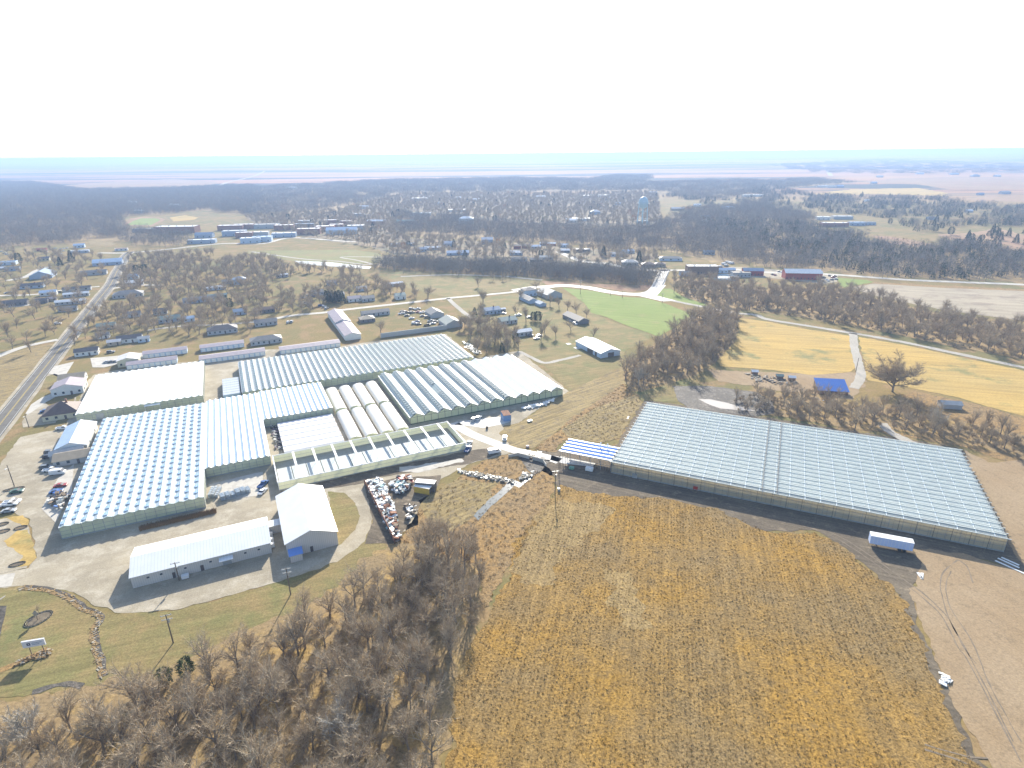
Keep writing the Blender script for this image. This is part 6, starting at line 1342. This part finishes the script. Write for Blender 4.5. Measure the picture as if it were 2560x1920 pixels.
RB=[(8,-330,760),(8,0,700),(8,350,690),(8,560,730),(8,720,800),(8,1100,850),(8,1300,870),(8,1700,950),(8,2000,1010),(8,2300,1090),(8,2400,1330),(8,2000,1220),(8,1500,1100),(8,1000,1030),(8,600,990),(8,100,900),(8,-250,870)]
zone(RB,8.5,3,'bare tree in the scrubby belt behind the large greenhouse','trees behind the large greenhouse',sc=(.8,1.15),pad=1.0)
CW=[(3,1380,1230),(3,1700,1245),(3,2212,1330),(4,0,1290),(4,600,1320),(4,1000,1420),(4,1500,1540),(4,2212,1640),(4,2400,1680),(8,2400,440),(8,1640,310),(8,1200,215),(8,900,155),(8,340,55),(8,0,5),(3,1980,1500),(3,1700,1450),(3,1500,1400),(3,1400,1320)]
zone(CW,9.5,4,'bare tree in the creek wood above the chalky trail','creek wood above the trail',sc=(1.1,1.6),road=3)
EC=[('e',0,760),('e',300,800),('e',480,920),('e',750,1180),('e',820,1330),('e',780,1430),('e',500,1410),('e',300,1450),('e',0,1420),(6,1900,370),(6,1800,200),(6,1750,140)]
zone(EC,8.0,5,'bare tree in the thicket behind the widest peaked greenhouse','thicket behind the peaked greenhouse',sc=(.8,1.2))
for k,x,y,s in [('e',1350,580,.9),('e',1505,620,1.0),('e',1655,675,1.05),('e',1800,725,1.05),('e',1980,790,1.2),('e',195,540,1.3),('e',820,480,1.5),('e',935,870,1.35),('e',760,750,1.1),('e',395,1210,1.5),('e',240,1190,1.3),('e',1710,1020,.8),('e',2090,1150,.8),('e',1130,340,1.2),('e',1210,470,1.3),('e',110,260,1.1),('e',370,150,1.2),('e',530,150,1.0),('e',1450,1130,.8),('e',1250,1050,.8),('e',1190,1180,.9),(6,1080,190,.7),(2,1965,1435,1.1),(3,1400,1360,.9),(3,1290,1010,1.2),
 (5,270,350,1.0),(5,110,320,1.1),(5,395,210,1.0),(9,335,1215,.25)]:
    cand.append((P(k,x,y).length,P(k,x,y),s,'bare yard tree between houses and creek','lone yard trees',.5))
TW1=[(1,1060,1060),(1,1500,1030),(1,2212,1010),(2,300,1150),(2,1050,1190),(2,1130,1320),(2,1650,1390),(2,900,1450),(2,500,1560),(2,0,1560),(6,0,150),(5,2212,180),(5,1500,230),(5,1000,270),(5,560,330),(5,540,220),(5,620,100),(1,800,1500),(1,960,1280),(1,1020,1180)]
zone(TW1,10.5,6,'bare tree among the houses right of the highway','trees among the houses',sc=(.8,1.4),pad=1.0,clump=.32)
TW2=[(1,-200,1010),(1,500,1000),(1,900,1050),(1,960,1170),(1,780,1400),(1,640,1600),(5,500,190),(5,350,240),(5,-200,330)]
zone(TW2,18,7,'bare tree among the houses left of the highway','trees left of the highway',sc=(.9,1.3),pad=1.0)
cand.sort(key=lambda c:c[0]/c[2]**.5)
vis=[]; restp=[]
for c in cand:
    p=c[1]; 
    # on-screen test for the crown
    q=cam.matrix_world.inverted()@(p+Vector((0,0,8))); u=1280+FPX*q.x/-q.z; v=960-FPX*q.y/-q.z
    on=-60<u<2620 and v<1990 and q.z<0
    if on and len(vis)<292: vis.append(c)
    else: restp.append(c)
BZ=lambda i: NEAR[i%6]
def refine(lb,gr,p,s):
    sz='small' if s<.9 else ('tall' if s>1.12 else 'middling'); q=cam.matrix_world.inverted()@p; u=1280+FPX*q.x/-q.z; v=960-FPX*q.y/-q.z
    if 'foreground' in gr:
        pl='at the bottom left corner' if u<260 and v>1700 else 'below the entrance sign lawn' if u<560 and v<1850 else 'below the long shed' if u<800 and v<1700 else 'near the scrap heap' if v<1480 else 'along the stubble field edge' if u>980 else 'at the bottom centre' if v>1850 else 'in the middle of the wood'
    elif 'slanting' in gr: pl='at the near end' if v>925 else 'in its lower third' if v>890 else 'just below its middle' if v>862 else 'just above its middle' if v>838 else 'in its upper third' if v>812 else 'at the far end'
    elif 'large greenhouse' in gr: pl='near the muddy pond' if u<1980 else 'left of the blue barn' if u<2060 else 'below the blue-roofed barn' if u<2140 else 'below the great tree' if u<2260 else 'near the pale dead tree' if u<2400 else 'at the right picture edge'
    elif 'creek wood' in gr: pl='close to the bridge road' if u<1750 else 'above the slanting line' if u<1900 else 'above the left hay field' if u<2080 else 'above the pale track junction' if u<2200 else 'above the great tree' if u<2350 else 'at the right end'
    elif 'thicket' in gr: pl='beside the long greenhouse' if u<1220 else 'beside the trailer home'
    else: pl='close to the highway' if abs(u-(250-(v-700)*.55))<130 else 'left part' if u<700 else 'by the bright curved road' if u>1280 else 'middle part'
    return sz+' '+lb+', '+pl
for i,c in enumerate(vis):
    d,p,s,lb,gr,rn=c; lb=refine(lb,gr,p,s); put('bare_tree',NEAR[i%6] if d<330 else MIDT[i%5],p,s,i*2.4,lb,group=gr,tilt=(rn-.5)*.1)
# remarkable single trees
put('bare_tree',WIDE,P(8,1075,690),1.5,.3,'great spreading bare tree alone on the golden hay field')
put('bare_tree',PALE[0],P(14,1200,1480),1.05,1,'pale whitish bare tree spreading at the bottom edge of the foreground wood')
put('bare_tree',PALE[1],P(13,330,1500),1.15,2,'big gnarled pale tree at the bottom left corner')
put('bare_tree',PALE[0],P(8,1440,1040),1.05,.8,'tall pale dead tree with sparse forked limbs behind the large greenhouse')
put('bare_tree',NEAR[1],P(13,2080,760),1.35,.4,'tall straight bare tree at the upper edge of the foreground wood')
put('bare_tree',NEAR[3],P(10,940,1090),1.45,1.7,'tall forked bare tree below the tall barn')
put('bare_tree',NEAR[4],P(8,745,1020),1.2,2.7,'dark upright bare tree right against the large greenhouse')
put('bare_tree',PALE[1],P(7,1090,640),.95,2.1,'leaning white-trunked tree at the tip of the slanting tree line')
put('bare_tree',NEAR[0],P(10,1590,640),1.1,0,'bare forked tree beside the small dark scrap heap')
ce=[('e',1060,850,1.1,'leftmost'),('e',1140,860,1.25,'rightmost')]
for k,x,y,s,lb in ce: put('evergreen_tree',CEDAR[2],P(k,x,y),s,s,'%s dark evergreen of the pair by the big yard tree'%lb)
for i in range(6): put('evergreen_tree',CEDAR[i%2],P(2,610+i*28,1435+(i%2)*6),1.5,i,'dark cedar in the tight row right of the cluttered yards',group='cedar row')
for i,(k,x,y,s) in enumerate([('e',50,760,1.0),('e',520,1400,1.0),('e',760,1160,.7),('a',1240,650,2.0),('a',1050,730,1.6),('a',330,660,1.7),(13,1640,830,.75),(13,1850,740,.8),(13,1250,1210,.5),('b',440,300,1.5),('b',300,310,1.5),('b',1900,900,1.3),(3,820,1165,1.3),(3,1010,1170,1.3)]):
    put('evergreen_tree',CEDAR[2] if i>5 else CEDAR[i%3],P(k,x,y),s,i,'dark green evergreen standing singly among bare trees and yards',group='single evergreens')
# ---- stuff by instancing
tcol=[]
def tmpl(name,me):
    o=bpy.data.objects.new(name,me); return o
def joined(proto,name):
    vs=[];fs=[];ms=[];off=0; mats=[]
    for me in proto:
        base=len(mats); mats+=list(me.materials); n=len(me.vertices); co=[0]*(3*n); me.vertices.foreach_get('co',co)
        vs+= [tuple(co[3*i:3*i+3]) for i in range(n)]
        for p in me.polygons: fs.append(tuple(v+off for v in p.vertices)); ms.append(base+p.material_index)
        off+=n
    me=bpy.data.meshes.new(name); me.from_pydata(vs,[],fs)
    for m_ in mats: me.materials.append(m_)
    me.polygons.foreach_set('material_index',ms); return me
def gn_scatter(name,label,cat,pts,templates,seed,sc=(.8,1.3)):
    rnd=random.Random(seed); me=bpy.data.meshes.new(name); me.from_pydata([tuple(p) for p in pts],[],[])
    ar=me.attributes.new('rot','FLOAT','POINT'); asx=me.attributes.new('scl','FLOAT','POINT'); ai=me.attributes.new('idx','INT','POINT')
    ar.data.foreach_set('value',[rnd.random()*6.283 for _ in pts]); asx.data.foreach_set('value',[rnd.uniform(*sc) for _ in pts]); ai.data.foreach_set('value',[rnd.randrange(len(templates)) for _ in pts])
    o=bpy.data.objects.new(name,me); col.objects.link(o); tag(o,label,cat,kind='stuff')
    ng=bpy.data.node_groups.new(name+'_scatter','GeometryNodeTree'); ng.interface.new_socket('Geometry',in_out='INPUT',socket_type='NodeSocketGeometry'); ng.interface.new_socket('Geometry',in_out='OUTPUT',socket_type='NodeSocketGeometry')
    N=ng.nodes; gi=N.new('NodeGroupInput'); go=N.new('NodeGroupOutput'); jn=N.new('GeometryNodeJoinGeometry')
    def att(nm,tp):
        a=N.new('GeometryNodeInputNamedAttribute'); a.data_type=tp; a.inputs[0].default_value=nm; return [s for s in a.outputs if s.enabled][0]
    r_=att('rot','FLOAT'); s_=att('scl','FLOAT'); i_=att('idx','INT'); cx=N.new('ShaderNodeCombineXYZ'); ng.links.new(r_,cx.inputs[2])
    for k,t in enumerate(templates):
        oi=N.new('GeometryNodeObjectInfo'); oi.inputs[0].default_value=t; oi.inputs['As Instance'].default_value=True
        ip=N.new('GeometryNodeInstanceOnPoints'); cp=N.new('FunctionNodeCompare'); cp.data_type='INT'; cp.operation='EQUAL'
        ng.links.new(i_,[s for s in cp.inputs if s.enabled][0]); [s for s in cp.inputs if s.enabled][1].default_value=k
        ng.links.new(gi.outputs[0],ip.inputs['Points']); ng.links.new(cp.outputs[0],ip.inputs['Selection']); ng.links.new(oi.outputs['Geometry'],ip.inputs['Instance'])
        ng.links.new(cx.outputs[0],ip.inputs['Rotation']); ng.links.new(s_,ip.inputs['Scale']); ng.links.new(ip.outputs[0],jn.inputs[0])
    ng.links.new(jn.outputs[0],go.inputs[0]); md=o.modifiers.new('scatter','NODES'); md.node_group=ng; return o
def simple_tree(m,cx,cy,H,R0,n,w_,rnd,mi):
    m.tube((cx,cy,-.3),(cx,cy,H*.55),.22,.1,3,m=0,cap=False)
    for _ in range(n):
        a=rnd.random()*6.283; z=H*(.28+.72*rnd.random()); k=math.sqrt(max(.03,1-((z/H-.62)/.42)**2)); rr=R0*k*math.sqrt(rnd.random()); p=Vector((cx+rr*math.cos(a),cy+rr*math.sin(a),z-.6))
        d=Vector((math.cos(a)*.6,math.sin(a)*.6,rnd.uniform(.2,1))).normalized(); tw(m,p,d,rnd.uniform(1.2,2.6),w_,rnd,mi)
def patch(seed,size,nt_,nf,w_,russet=.12,ever=0.0):
    rnd=random.Random(seed); m=MB(); g=int(math.sqrt(nt_)+.5)
    for i in range(g):
        for j in range(g):
            x=(i+rnd.random()-g/2)*size/g; y=(j+rnd.random()-g/2)*size/g; H=rnd.uniform(8,14)
            if rnd.random()<ever:
                for _ in range(nf):
                    t=rnd.random()**.7; a=rnd.random()*6.283; Hh=H*.75; z=Hh*(1-t)*.95+.3; rr=(Hh*.3*t+.2)*rnd.uniform(.5,1); tw(m,Vector((x+rr*math.cos(a),y+rr*math.sin(a),z)),Vector((math.cos(a),math.sin(a),.4)).normalized(),rnd.uniform(.6,1.3),.42,rnd,2)
            else: simple_tree(m,x,y,H,rnd.uniform(2.8,4.4),nf,w_,rnd,1 if rnd.random()<russet else 0)
    return m.mesh('forest_patch',[M['fartwig'],M['fartwig2'],M['cedar']])
T_town=[tmpl('town_tree_%d'%i,joined(MIDT[i],'tt')) for i in range(4)]
T_patch=[tmpl('patch_%d'%i,patch(200+i,34,16,85,.13)) for i in range(4)]
T_ever=[tmpl('epatch_%d'%i,patch(300+i,34,16,95,.13,.08,.45)) for i in range(3)]
T_far=[tmpl('fpatch_%d'%i,patch(400+i,60,36,42,.26)) for i in range(3)]
T_bush=[tmpl('bush_%d'%i,joined(BUSH[i],'bb')) for i in range(3)]
T_cedar=[tmpl('ced_%d'%i,joined(CEDAR[i],'cc')) for i in range(3)]
T_or=[tmpl('orange',joined(ORANGE,'oo'))]
gn_scatter('background_trees','bare winter trees scattered between the town houses and along the roads','trees',[c[1] for c in restp],T_town,1)
# undergrowth of the foreground wood
us=scatter(FG,4.4,71,pad=None)+scatter(CL,4.5,72,pad=None)+scatter(RB,4.5,73,pad=None)+scatter(CW,6,74,pad=None)
gn_scatter('underbrush','tangled leafless brush filling the woods','brush',us,T_bush,3,sc=(.6,1.3))
# stubble tufts in rows, weeds on the banks
def tuft(seed,mt,n,h,r,w_):
    rnd=random.Random(seed); m=MB()
    for _ in range(n):
        a=rnd.random()*6.283; p=Vector((r*rnd.random()*math.cos(a),r*rnd.random()*math.sin(a),0)); d=Vector((rnd.gauss(0,.45),rnd.gauss(0,.45),1)).normalized(); tw(m,p,d,h*rnd.uniform(.5,1.1),w_,rnd)
    return m.mesh('tuft',mt)
M['straw']=plain('golden_straw',(.44,.28,.08),.95,.3,.4,spec=.1); M['straw2']=plain('grey_tan_straw',(.36,.28,.17),.95,.3,.4,spec=.1); M['straw3']=plain('dark_straw',(.20,.14,.07),.95,.3,.4,spec=.1); M['rustweed']=plain('rust_orange_weed',(.40,.26,.11),.95,.3,.4,spec=.1)
T_tuft=[tmpl('tuft_%d'%i,tuft(500+i,M[k],8,.3,.4,.06)) for i,k in enumerate(('straw','straw2','straw','straw'))]
T_weed=[tmpl('weed_%d'%i,tuft(520+i,M[k],12,.7,.7,.07)) for i,k in enumerate(('rustweed','straw2','straw2','straw'))]
def rows(poly,ang,sp,st,seed,keep=.8):
    w_=[P(*q) for q in poly]; rnd=random.Random(seed); c,s=math.cos(ang),math.sin(ang); us_=[p.x*c+p.y*s for p in w_]; vs_=[-p.x*s+p.y*c for p in w_]; out=[]
    v=min(vs_)
    while v<max(vs_):
        u=min(us_)
        while u<max(us_):
            uu=u+rnd.random()*st; vv=v+rnd.gauss(0,.12)*sp; x=uu*c-vv*s; y=uu*s+vv*c
            k=.5+.9*noise.noise(Vector((x*.06,y*.06,2)))+.5*noise.noise(Vector((x*.3,y*.3,5)))
            if rnd.random()<keep*max(.15,min(1,k+.35)) and inpoly(x,y,w_): out.append(Vector((x,y,.08)))
            u+=st
        v+=sp
    return out
gn_scatter('stubble_tufts','golden crop stubble standing in rows over the big field','stubble',rows(STUB,R(76),1.0,1.0,41,.9),T_tuft,21,sc=(.6,1.4))
gn_scatter('dead_weeds','rust-orange dead weeds on the creek banks and ditch','weeds',scatter(BANK,2.3,42,pad=None)+scatter(WST,2.0,43,pad=None)+scatter(FG,3.2,44,pad=None),T_weed,22,sc=(.6,1.4))
# woodland masses
F1=[(1,-500,420),(1,0,400),(1,300,405),(1,700,470),(1,1400,460),(1,1900,440),(1,2212,430),(1,2212,690),(1,1700,640),(1,1400,680),(1,1050,690),(1,1000,780),(1,1150,815),(1,1560,880),(1,1600,950),(1,1300,950),(1,1000,905),(1,760,890),(1,600,935),(1,0,965),(1,-700,1000)]
F2=[(2,-50,450),(2,600,412),(2,1200,382),(2,2212,366),(3,700,374),(3,900,340),(3,1170,346),(3,1190,402),(3,1700,388),(4,0,385),(4,400,370),(4,760,400),(4,400,430),(4,0,470),(3,2212,470),(3,1700,560),(3,1250,480),(3,0,480),(2,2212,500),(2,1300,490),(2,700,640),(2,0,690),(1,2212,690)]
F4=[(2,1200,650),(2,1700,700),(3,0,770),(3,400,775),(3,800,800),(3,1200,805),(3,1500,650),(3,1800,620),(3,2212,560),(4,0,600),(4,380,690),(4,400,790),(4,540,830),(4,700,840),(4,900,940),(4,1300,975),(4,1600,930),(4,1860,960),(4,2000,1005),(4,2400,1030),(4,2500,1290),(4,2212,1265),(4,1100,1215),(4,600,1180),(4,0,1135),(3,1700,1080),(3,1300,970),(3,1100,985),(3,900,1000),(3,600,940),(3,0,910),(2,1800,880),(2,1300,860),(2,1250,760)]
F5=[(4,0,420),(4,400,520),(4,900,520),(4,1500,540),(4,1700,600),(4,2212,590),(4,2400,640),(4,2400,830),(4,1960,775),(4,1400,835),(4,1000,780),(4,960,700),(4,400,650),(4,0,600),(3,2212,560),(3,1700,600),(3,1300,520),(3,1300,490),(3,1800,560)]
F7=[(2,1080,1095),(2,2212,1140),(3,600,1170),(3,1240,1210),(3,1200,1290),(3,700,1245),(3,0,1205),(2,1500,1175),(2,1080,1140)]
F3=[(2,-100,700),(2,700,650),(2,1300,500),(2,2212,505),(3,1250,490),(3,1300,780),(3,400,765),(3,0,760),(2,1700,690),(2,1250,640),(2,1300,880),(2,2212,920),(3,0,920),(3,1250,1020),(3,1250,1140),(3,700,1120),(3,0,1110),(2,2212,1090),(2,1200,1030),(2,1000,960),(2,500,890),(2,0,760)]
F6=[(4,0,250),(4,1000,200),(4,2400,250),(4,2400,300),(4,1500,330),(4,900,330),(4,400,320)]
for i,(fp,lv) in enumerate(((F1,0),(F2,0),(F4,0),(F7,6.6))): sheet('wood_floor',fp,M['floor'],lv,9 if lv==0 else 2)
sheet('wood_floor',F3,ground('town_ground',(.20,.16,.10),(.24,.18,.11),(.16,.15,.09),big=.02,mid=.05,fine=.3,contrast=.3),0,2)
sheet('wood_floor',CW,M['floor'],2,1); sheet('wood_floor',CL,M['floor'],4.6,1); sheet('wood_floor',RB,M['floor'],3.6,1)
p1=scatter(F1,30,11,pad=2)+scatter(F4,27,12,pad=2,road=12); p1+=scatter(F7,14,19,pad=1,road=2)
near_=[p for p in p1 if p.x<330 or p.y>1100]; ev=[p for p in p1 if not(p.x<330 or p.y>1100)]
gn_scatter('woodland','dense leafless woodland covering the flats and the bluff','woodland',near_,T_patch,5,sc=(.8,1.2))
gn_scatter('mixed_woodland','woodland with dark cedars on the right-hand bluff','woodland',ev+scatter(F5,36,13,pad=2,thin=.1,clump=.42),T_ever,6,sc=(.8,1.2))
gn_scatter('far_woodland','far blue-grey woodland beyond the town','woodland',scatter(F2,52,14,pad=2)+scatter(F6,80,15,pad=None,clump=.5),T_far,7,sc=(.8,1.1))
tp=scatter(F3,12.5,16,pad=3,road=4,thin=.2)
gn_scatter('town_trees','leafless trees shading the far town streets','trees',tp,T_town,8,sc=(.9,1.35))
gn_scatter('town_evergreens','dark evergreens dotted through the far town and hills','trees',scatter(F3,75,17,pad=3,thin=.3)+scatter(F5,75,18,pad=3)+scatter([(4,1500,850),(4,2212,820),(4,2300,1000),(4,1640,940)],28,20,pad=2),T_cedar,9,sc=(1.2,1.9))
gn_scatter('orange_leaved_trees','trees still holding rusty orange leaves in the town','trees',scatter(F3,120,27,pad=3,thin=.3)+[P(3,1500+i*15,640+(i%3)*10) for i in range(5)],T_or,10,sc=(.8,1.3))
# ---- haze
hz=MB(); hz.box(-60000,60000,-60000,60000,-3.2,132)
hm=bpy.data.materials.new('haze'); hm.use_nodes=True; n=hm.node_tree
for x in list(n.nodes):
    if x.type!='OUTPUT_MATERIAL': n.nodes.remove(x)
pv=n.nodes.new('ShaderNodeVolumePrincipled'); pv.inputs['Color'].default_value=(.38,.54,.86,1); pv.inputs['Density'].default_value=.00019; pv.inputs['Anisotropy'].default_value=.2
n.links.new(pv.outputs[0],[x for x in n.nodes if x.type=='OUTPUT_MATERIAL'][0].inputs['Volume'])
tag(hz.build('haze',hm),'thin pale haze over the whole valley','haze',kind='stuff')
